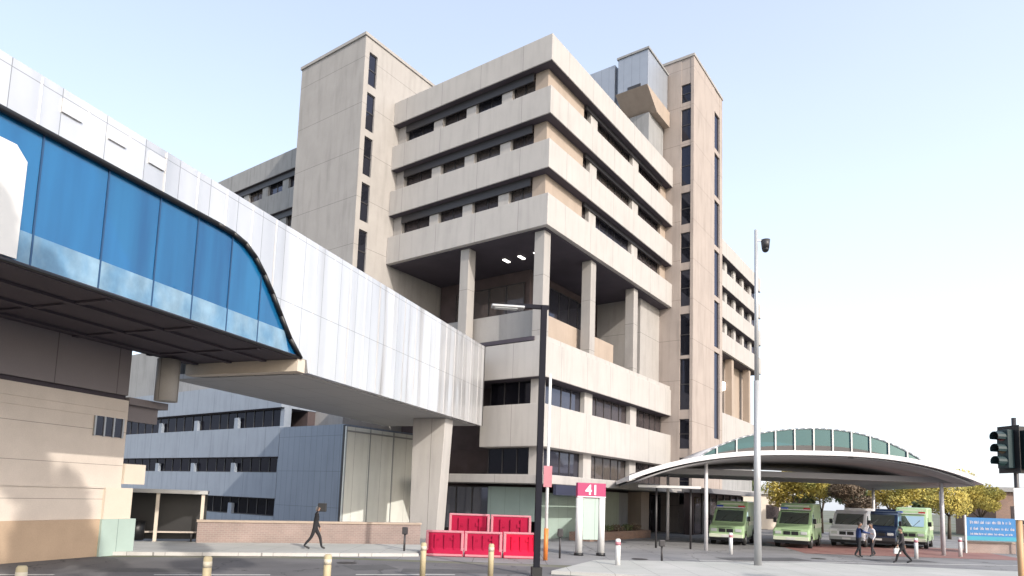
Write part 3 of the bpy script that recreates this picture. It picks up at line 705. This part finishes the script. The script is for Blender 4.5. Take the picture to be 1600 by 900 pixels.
es = ro.modifiers.new('e', 'EDGE_SPLIT'); es.split_angle = R(40)
def arch2(u): return min(arch(u) - .17, 9)
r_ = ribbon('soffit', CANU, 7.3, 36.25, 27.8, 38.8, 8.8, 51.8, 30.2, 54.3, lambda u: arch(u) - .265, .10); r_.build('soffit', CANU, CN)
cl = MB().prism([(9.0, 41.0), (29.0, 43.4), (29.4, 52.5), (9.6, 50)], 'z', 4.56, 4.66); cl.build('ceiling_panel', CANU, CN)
# fascia beams under the arch
for k, (yy, z) in enumerate(((40.5, 4.3),)):
    MB().box(9.0, 29.0, yy - .15, yy + .15, 4.4, 4.75, Matrix.Translation((0, 0, 0))).build('cross_beam', CANU, CN)
# roof light
def rl(u): return arch(.21 + u * .77) + 1.74 * (1 - (2 * u - 1) ** 2) ** .8
def px_(u): U = .21 + u * .77; return 7.4 + 21.5 * U, 40.0 + 2.6 * U
n = 13
for i in range(n):
    u0, u1 = i / n, (i + 1) / n; vs = []
    q = [u0 + (u1 - u0) * j / 3 for j in range(4)]
    for u in q:
        x, y = px_(u); vs += [(x, y, arch(.21 + u * .77) + .0), (x, y, rl(u))]
    pn = MB().add(vs, [(2 * j, 2 * j + 2, 2 * j + 3, 2 * j + 1) for j in range(3)]).build('roof_light_pane', CANG, CN)
    sv = []
    for u in q:
        x, y = px_(u); zb = arch(.21 + u * .77); sv += [(x, y - .015, zb), (x, y - .015, zb + (rl(u) - zb) * .38)]
    MB().add(sv, [(2 * j, 2 * j + 2, 2 * j + 3, 2 * j + 1) for j in range(3)]).build('lower_louvre', FRAME, pn)
fr = MB()
for i in range(n + 1):
    u = i / n; x, y = px_(u)
    if rl(u) - arch(.21 + u * .77) > .1: fr.box(x - .045, x + .045, y - .10, y - .02, arch(.21 + u * .77) - .1, rl(u) + .02)
for i in range(36):
    u0, u1 = i / 36, (i + 1) / 36; a = px_(u0); b = px_(u1)
    fr.tube((a[0], a[1] - .05, rl(u0)), (b[0], b[1] - .05, rl(u1)), .05, .05, 6)
fr.build('roof_light_frame', FRAMEL, CN)
rt = ribbon('x', CANG, *px_(0), *px_(1), px_(0)[0] + .8, 50, px_(1)[0] + .8, 52, lambda u: rl(u) + .02, .06); rt.build('roof_light_top', CANW, CN)
for x, y in ((11.69, 37.92), (27.0, 40.6), (29.6, 44.6), (11.9, 47.5), (28.9, 51.5)):
    u = (x - 7.2) / 21.5
    MB().tube((x, y, 0), (x, y, arch(u) - .2), .11, .10, 14).build('column', CANW, CN)
LB = thing('entrance_lobby', 'dark glazed emergency entrance lobby under the left end of the arched canopy', 'entrance', C0, RZ)
MB().box(19.0, 34.0, -4.2, -2.15, 3.55, 3.95).build('roof', CANU, LB)
MB().box(19.4, 33.6, -3.0, -2.2, .0, 3.548).build('dark_wall', DARKIN, LB)
for k in range(7):
    o = MB().box(19.6 + k * 2, 21.3 + k * 2, -3.06, -3.03, .1, 3.2).build('glass_panel', GLASS, LB)
    MB().box(21.34 + k * 2, 21.56 + k * 2, -3.14, -3.003, 0, 3.5).build('post', FRAME, LB)
AW_ = thing('entry_awning', 'small white flat awning between hospital entrance and arched canopy', 'awning', (0, 0, 0))
MB().box(-1.9, 1.6, -.8, .8, 3.46, 3.6, Matrix.Translation((9.9, 38.6, 0)) @ Matrix.Rotation(R(-14), 4, 'Z')).build('awning_roof', WHITEP, AW_)
for x in (9.0, 11.0): MB().tube((x, 38.6, 0), (x, 38.6, 3.47), .06, .06, 10).build('post', FRAME, AW_)

# ------------------------------------------------------------------ vehicles
def make_van(name, label, cat, loc, rz, body, trim, group=None, ambulance=True):
    V = thing(name, label, cat, loc, rz, group)      # local +x is forward; origin at the front bumper on the ground
    ln, wd = 5.6, 1.0
    prof = [(0, .42), (.02, .95), (-.12, 1.12), (-.95, 1.32), (-1.75, 2.12), (-2.1, 2.2), (-2.3, 2.62 if ambulance else 2.3), (-ln + .1, 2.66 if ambulance else 2.32), (-ln, 2.5), (-ln, .42), (-4.95, .42), (-4.8, .78), (-4.3, .84), (-3.95, .78), (-3.8, .42), (-1.5, .42), (-1.35, .78), (-1.0, .84), (-.6, .78), (-.45, .42)]
    vs = []; n = len(prof)
    for y, k in ((-wd, 1), (wd, 1)):
        for x, z in prof: vs.append((x, y * (1 - max(0, z - 1.3) * .06), z))
    mb = MB().add(vs, [tuple(range(n)), tuple(range(n, 2 * n))[::-1]] + [(i, (i + 1) % n, n + (i + 1) % n, n + i) for i in range(n)])
    ob = mb.build('body', body, V, bevel=.09); ob.modifiers['bevel'].segments = 3
    mb = MB().add([(-.99, -.80, 1.38), (-.99, .80, 1.38), (-1.72, .78, 2.07), (-1.72, -.78, 2.07)], [(0, 1, 2, 3)])
    M = Vector((.012, 0, .014)); mb.v = [tuple(Vector(v) + M) for v in mb.v]; mb.build('windscreen', VGLASS, V)
    for s in (-1, 1):
        y = s * (wd * .955 + .0)
        MB().add([(-1.25, s * .995, 1.42), (-2.15, s * .995, 1.42), (-2.15, s * .962, 1.98), (-1.75, s * .962, 1.98)], [(0, 1, 2, 3)]).build('side_window', VGLASS, V)
        MB().box(.015, .05, s * .70 - .17, s * .70 + .17, .80, .97).build('headlight', LAMPG, V, bevel=.015)
        m_ = MB().box(-1.45, -1.3, s * 1.02, s * 1.2, 1.42, 1.72); m_.build('mirror', BLACK, V, bevel=.03)
        for x in (-.98, -4.38):
            w_ = MB().tube((x, s * .78, .36), (x, s * 1.0, .36), .36, .36, 20).build('wheel', TYRE, V)
            MB().tube((x, s * 1.001, .36), (x, s * 1.02, .36), .22, .20, 14).build('rim', RIM, w_)
    for s in (-1, 1): MB().box(.012, .04, s * .22 - .19, s * .22 + .19, .76, .97).build('grille', BLACK, V, bevel=.02)
    MB().box(.02, .10, -.97, .97, .42, .66).build('bumper', trim, V, bevel=.02)
    MB().box(.102, .115, -.24, .24, .48, .6).build('number_plate', WHITEP, V)
    for s in (-1, 1): MB().box(-5.4, -2.3, s * .999, s * 1.012, 1.15, 1.42).build('side_stripe', trim, V)
    MB().box(-5.55, -.05, -.93, .93, .26, .415).build('underbody', BLACK, V)
    MB().tube((-.985, -.5, 1.40), (-1.38, -.15, 1.80), .012, .012, 6).build('wiper', BLACK, V); MB().tube((-.985, .2, 1.40), (-1.38, .55, 1.80), .012, .012, 6).build('wiper', BLACK, V)
    V.scale = (1.1, 1.1, 1.1)
    for s in (-1, 1):
        for x in (-1.35, -2.25): MB().box(x - .012, x + .012, s * .985, s * 1.006, .5, 1.36).build('door_gap', BLACK, V)
        MB().box(-2.1, -1.95, s * 1.0, s * 1.03, 1.18, 1.22).build('door_handle', BLACK, V)
    MB().box(-.03, .016, -.52, .52, 1.035, 1.05).build('bonnet_gap', BLACK, V)
    MB().box(-.02, .104, -.97, .97, .40, .46).build('lower_grille', BLACK, V)
    if ambulance:
        for s in (-1, 1):
            for k in range(6): MB().box(-5.3 + k * .5, -4.8 + k * .5, s * 1.0, s * 1.013, 1.45, 1.72).build('livery_block', [AMBY, LIME][k % 2], V)
        MB().box(-2.0, -1.7, -.85, .85, 2.205, 2.26).build('light_bar', WHITEP, V)
        for s in (-1, 1): MB().box(-1.98, -1.72, s * .45, s * .82, 2.262, 2.36).build('beacon', REDL if s > 0 else BLUEL, V)
        MB().box(-2.24, -2.2, -.7, .7, 2.3, 2.5).build('front_panel', trim, V)
    return V
hd = math.atan2(-.81, -.585)
make_van('ambulance', 'pale green ambulance with round grille in the middle of the bay, fully in view', 'ambulance', (18.7, 42.9, 0), hd + .06, AMBG, AMBY, 'ambulances under the canopy')
make_van('ambulance', 'green ambulance parked deepest in shade behind the left canopy column', 'ambulance', (14.75, 43.6, 0), hd + .14, AMBG, AMBY, 'ambulances under the canopy')
make_van('ambulance', 'green ambulance at the right end of the bay by the right canopy column', 'ambulance', (28.9, 47.2, 0), hd - .02, AMBG, AMBY, 'ambulances under the canopy')
make_van('van', 'white van between the middle ambulance and the navy van', 'van', (24.0, 46.2, 0), hd + .0, AMBW, FRAMEL, None, False)
make_van('van', 'dark navy van beside the right hand ambulance', 'van', (26.4, 46.6, 0), hd - .02, VANN, FRAME, None, False)

# ------------------------------------------------------------------ far background on the right
BR = thing('brick_building', 'low brown brick building behind the trees at far right', 'building', (62, 74, 0), R(-12))
MB().box(-6, 26, 0, 10, 0, 5.2).build('wall', BRICKD, BR); MB().box(-6.4, 26.4, -.5, 10.4, 5.2, 5.7).build('roof', CONG, BR)
for k in range(7): 
    o = MB().box(-4.5 + k * 4, -2.2 + k * 4, -.03, -.004, 1.6, 3.6).build('window', GLASS, BR)
    f = MB().box(-4.55 + k * 4, -2.15 + k * 4, -.10, -.032, 1.5, 1.6); f.build('sill', CONB, o)
CR = thing('cream_building', 'low cream rendered building behind the middle ambulance', 'building', (29, 76, 0), R(8))
MB().box(-6, 4.5, 0, 8, 0, 4.0).build('wall', CREAM, CR); MB().box(-6.3, 4.8, -.4, 8.3, 4.0, 4.3).build('roof', FRAMEL, CR)
for k in range(3):
    o = MB().box(-5 + k * 3.2, -3.4 + k * 3.2, -.03, -.004, 1.2, 2.8).build('window', GLASS, CR)
for k, (x, y, h) in enumerate(((70, 130, 8), (58, 128, 7), (46, 126, 7.5), (85, 132, 9))):
    tree(['distant green tree beyond the brick building', 'distant green tree seen in the gap behind the yellow trees', 'distant green tree behind the canopy', 'distant green tree at the far right edge'][k], x, y, h, 4.0, LEAFG, 20 + k, 'distant trees', 260, .35)

# ------------------------------------------------------------------ blue sign on low red wall, right
RWL = thing('low_wall', 'low red brick wall under the blue information sign', 'wall', (31.2, 44.5, 0), R(6))
MB().box(0, 12, 0, .3, 0, .68).build('brickwork', BRICK, RWL); MB().box(-.05, 12.05, -.05, .35, .68, .76).build('coping', CONB, RWL)
SG = thing('information_sign', 'wide blue information sign board with pale lines of writing', 'sign', (30.9, 44.1, 0), R(6))
MB().box(0, 3.6, 0, .07, .85, 2.35).build('board', BLUES, SG)
MB().box(0, 3.6, -.012, -.003, .85, 1.12).build('lower_strip', TEALS, SG)
rnd = random.Random(3)
for z, h in ((1.95, .24), (1.55, .22), (1.22, .16)):
    x = .25
    while x < 3.3:
        wl_ = rnd.uniform(.14, .4); wm = MB(); q = x
        while q < x + wl_ - .02:
            a_ = rnd.choice((.6, .6, .85)) * h; wm.box(q, q + .014, -.014, -.003, z, z + a_)
            e_ = rnd.choice((0, .5, 1)); wm.box(q + .0141, q + .042, -.014, -.003, z + e_ * (a_ - .016), z + e_ * (a_ - .016) + .016)
            if rnd.random() < .6: wm.box(q + .0421, q + .055, -.014, -.003, z, z + .6 * h)
            q += .075
        wm.build('word', SIGNT, SG); x += wl_ + .09
for x in (-.12, 3.6): MB().box(x, x + .1, -.02, .08, 0, 2.5).build('post', WHITEP, SG)

# ------------------------------------------------------------------ fascia sign "41" on the hospital entrance
FS = thing('fascia_sign', 'long dark navy fascia board on the slab over the hospital entrance', 'sign', C0, RZ)
MB().box(-1.2, 5.3, -1.95, -1.75, 2.85, 3.48).build('board', SIGND, FS)
def text(body, name, m, parent, size, loc, rot):
    cu = bpy.data.curves.new(name, 'FONT'); cu.body = body; cu.size = size; cu.align_x = 'CENTER'; cu.align_y = 'CENTER'; cu.extrude = .008; cu.offset = .015
    o = bpy.data.objects.new(name, cu); col.objects.link(o)
    dg = bpy.context.evaluated_depsgraph_get(); me = bpy.data.meshes.new_from_object(o.evaluated_get(dg)); bpy.data.objects.remove(o)
    me.materials.clear(); me.materials.append(m)
    o = bpy.data.objects.new(name, me); col.objects.link(o); o.parent = parent; o.location = loc; o.rotation_euler = rot
    return o
PY = thing('pylon_sign', 'pale two legged pylon sign with magenta header reading 41', 'sign', (3.70, 31.5, 0), R(14))
for x in (.0, 1.12):
    p = MB().tube((x, 0, .13), (x, 0, 2.72), .17, .17, 18).build('leg', WHITEP, PY); MB().tube((x, 0, 0), (x, 0, .13), .23, .21, 18).build('foot', BLACK, p)
MB().box(.18, .94, -.05, .05, .75, 2.7).build('board', MINT, PY)
MB().box(-.16, 1.28, -.12, .12, 2.722, 3.42).build('header', SIGNP, PY, bevel=.02)
text('41', 'lettering', SIGNT, PY, .66, (.56, -.13, 3.07), (R(90), 0, 0))
MB().box(-.16, 1.28, -.13, -.121, 2.74, 2.79).build('header_line', SIGNT, PY)

# ------------------------------------------------------------------ street furniture
def dark_lamp():
    P = thing('street_lamp', 'tall dark square street lamp post with short arm in front of the hospital', 'street lamp', (1.25, 22.62, 0), R(6))
    MB().box(-.10, .10, -.10, .10, .0, 9.35).build('post', NAVYPOLE, P)
    MB().box(-.17, .17, -.17, .17, .005, .3).build('base', BLACK, P)
    MB().box(-1.0, .16, -.06, .06, 9.22, 9.36).build('arm', NAVYPOLE, P)
    h = MB().box(-1.85, -.7, -.16, .16, 9.17, 9.27).build('lamp_head', FRAMEL, P, bevel=.03)
    MB().box(-1.75, -.95, -.12, .12, 9.145, 9.168).build('lens', LAMPG, h)
dark_lamp()
P = thing('sign_pole', 'thin white pole with orange foot just right of the dark lamp post', 'pole', (1.93, 28.3, 0))
MB().tube((0, 0, 0), (0, 0, 8.0), .07, .06, 12).build('post', WHITEP, P)
MB().tube((0, 0, .02), (0, 0, 1.35), .095, .095, 12).build('orange_sleeve', ORNG, P)
MB().box(-.18, .18, -.09, -.07, 3.1, 4.0).build('plate', PINKPL, P)
P = thing('camera_mast', 'very tall slender pale steel mast with a small camera near its top', 'mast', (10.87, 28.17, 0))
MB().tube((0, 0, 0), (0, 0, 8), .155, .125, 16).tube((0, 0, 8.0), (0, 0, 14.8), .10, .07, 16).build('mast', GALV, P)
MB().tube((0, 0, .01), (0, 0, .05), .3, .3, 16).build('base_plate', GALV, P)
MB().box(-.02, .32, -.03, .03, 14.28, 14.34).build('bracket', GALV, P)
h = MB().tube((.42, 0, 13.95), (.42, 0, 14.35), .16, .2, 14).build('camera', FRAME, P); MB().ball((.42, 0, 13.93), .15, 12, 8).build('dome', BLACK, h)
# traffic signal at right edge
TS = thing('traffic_signal', 'dark traffic signal post with several heads at right frame edge', 'traffic signal', (13.95, 17.9, 0), R(-8))
MB().tube((0, 0, 0), (0, 0, 5.25), .06, .055, 14).build('post', FRAME, TS)
def head(x, y, rz, z=3.85, k=1.0):
    M = Matrix.Translation((x, y, z)) @ Matrix.Rotation(rz, 4, 'Z')
    hb = MB().box(-.17, .17, -.1, .1, 0, 1.05, M).build('signal_head', TRAFG, TS, bevel=.02)
    MB().box(-.32, .32, .10, .115, -.12, 1.17, M).build('back_board', BLACK, hb)
    for i, m_ in enumerate((LENS, LENSY, LENSR)):
        zz_ = .19 + i * .335
        MB().tube(M @ Vector((0, -.101, zz_)), M @ Vector((0, -.115, zz_)), .125, .125, 14).build('lens', m_, hb)
        vz = MB(); nn = 9; vs = []
        for j in range(nn + 1):
            a = R(-30) + R(240) * j / nn
            for yy, rr in ((-.10, .145), (-.36, .14)):
                vs.append(M @ Vector((math.cos(a) * rr, yy, zz_ + math.sin(a) * rr)))
        vz.add(vs, [(2 * j, 2 * j + 1, 2 * j + 3, 2 * j + 2) for j in range(nn)])
        o = vz.build('visor', TRAFG, hb); sm_ = o.modifiers.new('s', 'SOLIDIFY'); sm_.thickness = .012
head(-.28, -.08, R(-72)); head(.28, -.1, R(14)); 
MB().box(-.3, .3, -.03, .03, 4.75, 4.83).build('bracket', FRAME, TS)
MB().box(-.3, .3, -.03, .03, 3.9, 3.98).build('bracket', FRAME, TS)
OP = thing('sign_post', 'tan orange post with white sign plate under the traffic signal', 'sign post', (13.42, 17.2, 0))
MB().tube((0, 0, 0), (0, 0, 2.6), .07, .07, 14).build('post', ORNT, OP)
MB().box(-.17, .3, -.09, -.072, 2.48, 3.3).build('plate', WHITEP, OP); MB().box(-.03, .03, -.07, .03, 2.6, 3.3).build('plate_stay', GALV, OP)
# cream bollards along the near kerb
def bollard(m, label, x, y, h, r, group, band_m, first=None):
    if first:
        b = copy_tree(first); b.location = (x, y, 0); b['label'] = label; return b
    b = thing('bollard', label, 'bollard', (x, y, 0), 0, group)
    MB().tube((0, 0, 0), (0, 0, h - .04), r, r, 16).tube((0, 0, h - .04), (0, 0, h), r, r * .7, 16).build('post', m, b)
    MB().tube((0, 0, h * .78), (0, 0, h * .9), r * 1.04, r * 1.04, 16).build('reflective_band', band_m, b)
    return b
cb = bollard(BOLY, 'cream roadside bollard in front of the left end of the red barriers', -2.4, 21.0, 1.1, .09, 'cream bollards along the near kerb', BOLYB)
bollard(BOLY, 'cream roadside bollard in front of the red barriers just left of the lamp post', -.28, 21.5, 1.1, .09, None, None, cb)
bollard(BOLY, 'cream roadside bollard to the right below the walking person', -4.1, 16.0, 1.1, .09, None, None, cb)
bollard(BOLY, 'cream roadside bollard in front of the low brick wall', -6.35, 14.6, 1.1, .09, None, None, cb)
bollard(BOLY, 'leftmost cream bollard in front of the stone building', -8.45, 11.9, 1.08, .09, None, None, cb)
wb = bollard(WHITEP, 'white bollard standing on the pale island right of the pylon sign', 4.61, 26.13, 1.14, .10, 'white bollards on the forecourt', PINKPL)
bollard(WHITEP, 'white bollard in front of the shaded left ambulance', 12.3, 35.6, 1.1, .10, None, None, wb)
bollard(WHITEP, 'white bollard in front of the right hand ambulance', 23.2, 37.2, 1.1, .10, None, None, wb)
bollard(WHITEP, 'rightmost white bollard, beside the red wall end', 27.6, 40.0, 1.1, .10, None, None, wb)
# dark small posts
for lab, x, y, h in (('dark slim parking meter left of the red barriers', -4.2, 29.3, 1.15), ('dark slim post on the paving in front of the pylon sign', 2.65, 29.6, 1.3), ('dark slim post on the island before the sage panels', 7.0, 28.9, 1.0)):
    b = thing('meter_post', lab, 'post', (x, y, 0))
    MB().tube((0, 0, 0), (0, 0, h * .75), .045, .045, 10).build('post', FRAME, b); MB().box(-.12, .12, -.09, .09, h * .72, h).build('meter_head', FRAME, b, bevel=.03)
# low planter wall along the sunny face
PW = thing('planter', 'low brown planter box along the sage wall panels', 'planter', C0, RZ)
MB().box(2.0, 11.5, -2.6, -2.3, 0, .55).box(2.0, 11.5, -1.4, -1.1, 0, .55).box(2.0, 2.3, -2.298, -1.402, 0, .55).box(11.2, 11.5, -2.298, -1.402, 0, .55).build('box_wall', BRICKD, PW)
MB().box(2.3, 11.2, -2.3, -1.4, .0, .45).build('soil', BARK, PW)
for k in range(6):
    q = Matrix.Translation(C0) @ Matrix.Rotation(RZ, 4, 'Z') @ Vector((2.9 + k * 1.5, -1.85, .45))
    b = thing('shrub', 'low green shrub in the brown planter', 'shrub', q, 0, 'shrubs in the planter')
    MB().tube((0, 0, 0), (0, 0, .25), .04, .03, 6).build('stem', BARK, b)
    leaf_crown('foliage', [LEAFG, LEAFB][k % 2], b, [((0, 0, .3), (.5, .4, .26))], 220, .07, 90 + k)
# water filled barriers
def barrier(label, x, y, rz, ln_, h, dep, body, group, first=None):
    if first:
        b = copy_tree(first); b.location = (x, y, 0); b.rotation_euler = (0, 0, rz); b['label'] = label; return b
    b = thing('barrier', label, 'barrier', (x, y, 0), rz, group)
    p = [(-dep, 0), (dep, 0), (dep, .14 * h), (dep * .55, .36 * h), (dep * .42, h), (-dep * .42, h), (-dep * .55, .36 * h), (-dep, .14 * h)]
    MB().prism(p, 'x', .02, ln_ - .02).build('body', body, b, bevel=.03)
    for q in range(1, 4): MB().box(ln_ * q / 4 - .04, ln_ * q / 4 + .04, -dep * .72, dep * .72, .16 * h, .93 * h).build('moulded_rib', body, b, bevel=.015)
    for q in (.3, .7): MB().box(ln_ * q - .09, ln_ * q + .09, -dep * .62, -dep * .4, .70 * h, .80 * h).build('lifting_slot', body, b)
    MB().box(.0, ln_, -dep * .5, dep * .5, h + .002, h + .09).build('top_rail', PINKPL, b, bevel=.02)
    for q in (.0, ln_ - .12): MB().box(q, q + .12, -dep * .75, dep * .75, .0, h * 1.0).build('end_post', PINKPL, b, bevel=.02)
    MB().box(.05, ln_ - .05, -dep * 1.04, dep * 1.04, .03, .12).build('foot_strip', PINKPL, b)
    return b
b0 = barrier('red plastic barrier in front row, leftmost, with pink faded rails', -3.2, 28.75, R(3), 1.62, 1.0, .28, REDPL, 'front row of red barriers')
barrier('dark red plastic barrier in front row between two others', -1.55, 28.85, R(3), 1.3, 1.0, .28, REDPL, None, b0)
b1 = barrier('brightest red plastic barrier of the front row, next to the lamp post', .12, 28.95, R(3), 1.5, 1.02, .28, REDHI, 'front row of red barriers')
b2 = barrier('tall red barrier in the back row, left one', -2.5, 32.2, R(2), 1.95, 1.66, .34, REDPL, 'back row of taller red barriers')
barrier('tall red barrier in the back row, right one, behind the lamp post', -.5, 32.28, R(2), 1.95, 1.66, .34, REDPL, None, b2)

# ------------------------------------------------------------------ people
def person(label, loc, rz, top, legs, hair, skin, stride=.25, arms=((.18, -.05, -.55), (-.18, .05, -.55)), scale=1.0, lean=0.0, facing=0.0):
    """local +x is where the person faces; arms = hand offsets from the shoulders (left, right)"""
    root = thing('person', label, 'person', loc, rz)
    hip = Vector((0, 0, .93)); ch = Vector((.05 + lean * .5, 0, 1.28)); nk = Vector((.04 + lean, 0, 1.49))
    V = []; E_ = []; Rr = []; bone = []
    def v(p, r): V.append(Vector(p)); Rr.append(r); return len(V) - 1
    def e(a, b, k): E_.append((a, b)); bone.append(k)
    p0 = v(hip, (.15, .105)); p1 = v(hip.lerp(ch, .5), (.135, .1)); p2 = v(ch, (.165, .115)); p3 = v(nk, (.06, .06)); p4 = v(nk + Vector((.02, 0, .07)), (.055, .055))
    e(p0, p1, 'top'); e(p1, p2, 'top'); e(p2, p3, 'top'); e(p3, p4, 'skin')
    hands = []
    for s, st in ((1, stride), (-1, -stride)):
        h_ = v(hip + Vector((0, s * .095, -.06)), (.09, .09)); kn = v((st * .55 + .05, s * .1, .50), (.062, .062))
        an = v((st * 1.0 - (.10 if st < 0 else 0), s * .1, .09 + (.05 if st < 0 else 0)), (.042, .042)); toe = v((st * 1.0 + .15, s * .11, .035), (.038, .034))
        e(p0, h_, 'legs'); e(h_, kn, 'legs'); e(kn, an, 'legs'); e(an, toe, 'shoe')
        sh = v(ch + Vector((0, s * .19, .12)), (.065, .065)); e(p2, sh, 'top')
        off = Vector(arms[0 if s > 0 else 1]); hp = V[sh] + off
        mid = V[sh].lerp(hp, .5) + Vector((-.06, s * .05, -.03))
        el = v(mid, (.047, .047)); wr = v(hp, (.032, .032)); pm = v(hp + off.normalized() * .07, (.036, .022))
        e(sh, el, 'top'); e(el, wr, 'top'); e(wr, pm, 'skin'); hands.append((V[pm], off.normalized(), s))
    me = bpy.data.meshes.new('body'); me.from_pydata(V, E_, []); me.update()
    o = bpy.data.objects.new('body', me); col.objects.link(o)
    o.modifiers.new('skin', 'SKIN').use_smooth_shade = True
    for i, r in enumerate(Rr): me.skin_vertices[0].data[i].radius = (r[0] * 1.14, r[1] * 1.14)
    me.skin_vertices[0].data[0].use_root = True
    sb = o.modifiers.new('sub', 'SUBSURF'); sb.levels = 1; sb.render_levels = 1
    dg = bpy.context.evaluated_depsgraph_get(); me2 = bpy.data.meshes.new_from_object(o.evaluated_get(dg)); bpy.data.objects.remove(o)
    mb = MB(); mats = [top, legs, BLACK, skin, EYEW, LIP, BLACK]; ki = {'top': 0, 'legs': 1, 'shoe': 2, 'skin': 3}
    mb.v = [tuple(q.co) for q in me2.vertices]
    for pl in me2.polygons:
        c = pl.center; best = None
        for (a, b), k in zip(E_, bone):
            A, Bv = V[a], V[b]; d = Bv - A; tt = max(0, min(1, (c - A).dot(d) / d.length_squared)); ds = (A + d * tt - c).length
            if best is None or ds < best[0]: best = (ds, k)
        mb.f.append(list(pl.vertices)); mb.mi.append(ki[best[1]]); mb.sm.append(True)
    # head with face, turned by 'facing'
    hc = nk + Vector((.045, 0, .185)); MR = Matrix.Rotation(facing, 3, 'Z')
    mb.cur = 3; mb.ball(hc, .105, 14, 10, (.98, .76, 1.15), MR)
    def fp(x, y, z): return hc + MR @ Vector((x, y, z))
    mb.tube(fp(.09, 0, .02), fp(.122, 0, -.03), .012, .018, 6); mb.ball(fp(0, .082, -.005), .022, 6, 5, (.7, .4, 1.2), MR); mb.ball(fp(0, -.082, -.005), .022, 6, 5, (.7, .4, 1.2), MR)
    mb.cur = 4; mb.ball(fp(.088, .032, .015), .013, 6, 5); mb.ball(fp(.088, -.032, .015), .013, 6, 5)
    mb.cur = 6; mb.ball(fp(.098, .032, .015), .006, 5, 4); mb.ball(fp(.098, -.032, .015), .006, 5, 4)
    mb.cur = 5; mb.ball(fp(.09, 0, -.058), .02, 6, 4, (.5, 1, .3), MR)
    mb.cur = 3
    for c, d, s in hands:
        side = d.orthogonal().normalized(); nrm = d.cross(side)
        for q in range(4):
            b0_ = c + side * (-.026 + .0175 * q) + d * .02; l_ = (.055, .068, .062, .05)[q]
            k1 = b0_ + d * l_ * .6 + nrm * .008; k2 = k1 + d * l_ * .45 + nrm * .02
            mb.tube(b0_, k1, .0085, .008, 6); mb.tube(k1, k2, .008, .006, 6)
        th0 = c + side * .03 * 1.0 - d * .01; th1 = th0 + side * .03 + d * .03; mb.tube(th0, th1, .011, .009, 6); mb.tube(th1, th1 + d * .03 + nrm * .012, .009, .007, 6)
    body = mb.build('body', mats, root)
    hb = MB(); n_, m_ = 14, 7; vs = []; fs = []
    for j in range(m_ + 1):
        for i in range(n_):
            t_ = 2 * math.pi * i / n_; back = .5 - .5 * math.cos(t_); lim = R(58) + R(62) * back; ph = lim * j / m_
            vs.append(hc + MR @ Vector((math.sin(ph) * math.cos(t_) * .112 * .98 - .004, math.sin(ph) * math.sin(t_) * .112 * .80, math.cos(ph) * .112 * 1.16)))
    for j in range(m_):
        for i in range(n_): fs.append((j * n_ + i, (j + 1) * n_ + i, (j + 1) * n_ + (i + 1) % n_, j * n_ + (i + 1) % n_))
    hb.add(vs, fs, True).build('hair', hair, root)
    root.scale = (scale,) * 3
    return root
person('person in black clothes walking past the low brick wall, arm raised to a black case', (-7.98, 28.67, .11), R(8), CLBLK, CLBLK, HAIRG, SKIN, .30, ((.12, .02, -.52), (.10, -.20, .22)), 1.02)
cs = MB().box(-.17, .17, -.13, .13, 0, .36).build('carried_case', BLACK, None, bevel=.02); cs.location = (-7.66, 28.42, 1.72); cs.rotation_euler = (0, 0, R(8))
tag(cs, 'small black case held up on the shoulder of the walking person', 'case')
person('person in navy jacket standing with arms stretched forward near the white van', (19.6, 36.5, 0), R(-5), CLNVY, CLBLK, HAIRD, SKIN2, .12, ((.46, -.02, -.16), (.46, .02, -.16)), 1.08)
person('person in white shirt with dark hair facing the navy jacketed one', (21.0, 37.6, 0), R(185), CLWHT, CLGRY, HAIRD, SKIN, .10, ((.10, .05, -.5), (.15, -.05, -.5)), 1.05)
person('person in charcoal clothes striding in front of the right hand ambulance', (20.3, 33.65, .0), R(170), CLGRY, CLBLK, HAIRD, SKIN, .36, ((.25, .05, -.48), (-.22, -.05, -.5)), 1.0)
bag = MB().box(-.16, .16, -.05, .05, 0, .26).tube((-.08, 0, .26), (-.05, 0, .34), .012, .012, 6).tube((.08, 0, .26), (.05, 0, .34), .012, .012, 6).tube((-.06, 0, .34), (.06, 0, .34), .012, .012, 6).build('carried_bag', WHITEP)
bag.location = (20.0, 33.6, .47); tag(bag, 'small white bag in the hand of the striding person', 'bag')

# two tall street trees beside the photographer, whose dappled shade falls on the stone wall and the road at left
def street_tree(label, x, y, h, seed, spots):
    rnd = random.Random(seed); t = thing('street_tree', label, 'tree', (x, y, 0), 0)
    mb = MB(); mb.tube((0, 0, 0), (.1, 0, h * .45), .34, .24, 12).tube((.1, 0, h * .45), (.1, .1, h * .8), .24, .08, 10)
    blobs = []
    for (a, b, z, r) in spots:
        mb.tube((.1, 0, max(h * .4, z - 4)), (a, b, z), .09, .03, 6); blobs.append(((a, b, z), (r, r, r * 1.5)))
    mb.build('trunk', BARK, t); leaf_crown('crown', LEAFG, t, blobs, 620, .2, seed)
rs = random.Random(11)
def spots(n, w_, z0, z1): return [(rs.uniform(-w_, w_), rs.uniform(-w_, w_), rs.uniform(z0, z1), rs.uniform(.6, 1.0)) for _ in range(n)]
street_tree('tall leafy street tree beside the photographer, outside the picture', 3.6, -4.9, 23, 5, spots(11, 4.2, 17.5, 22.5))
street_tree('second tall street tree further behind the photographer, outside the picture', 7.4, -3.6, 21, 6, spots(9, 3.6, 15, 20.5))
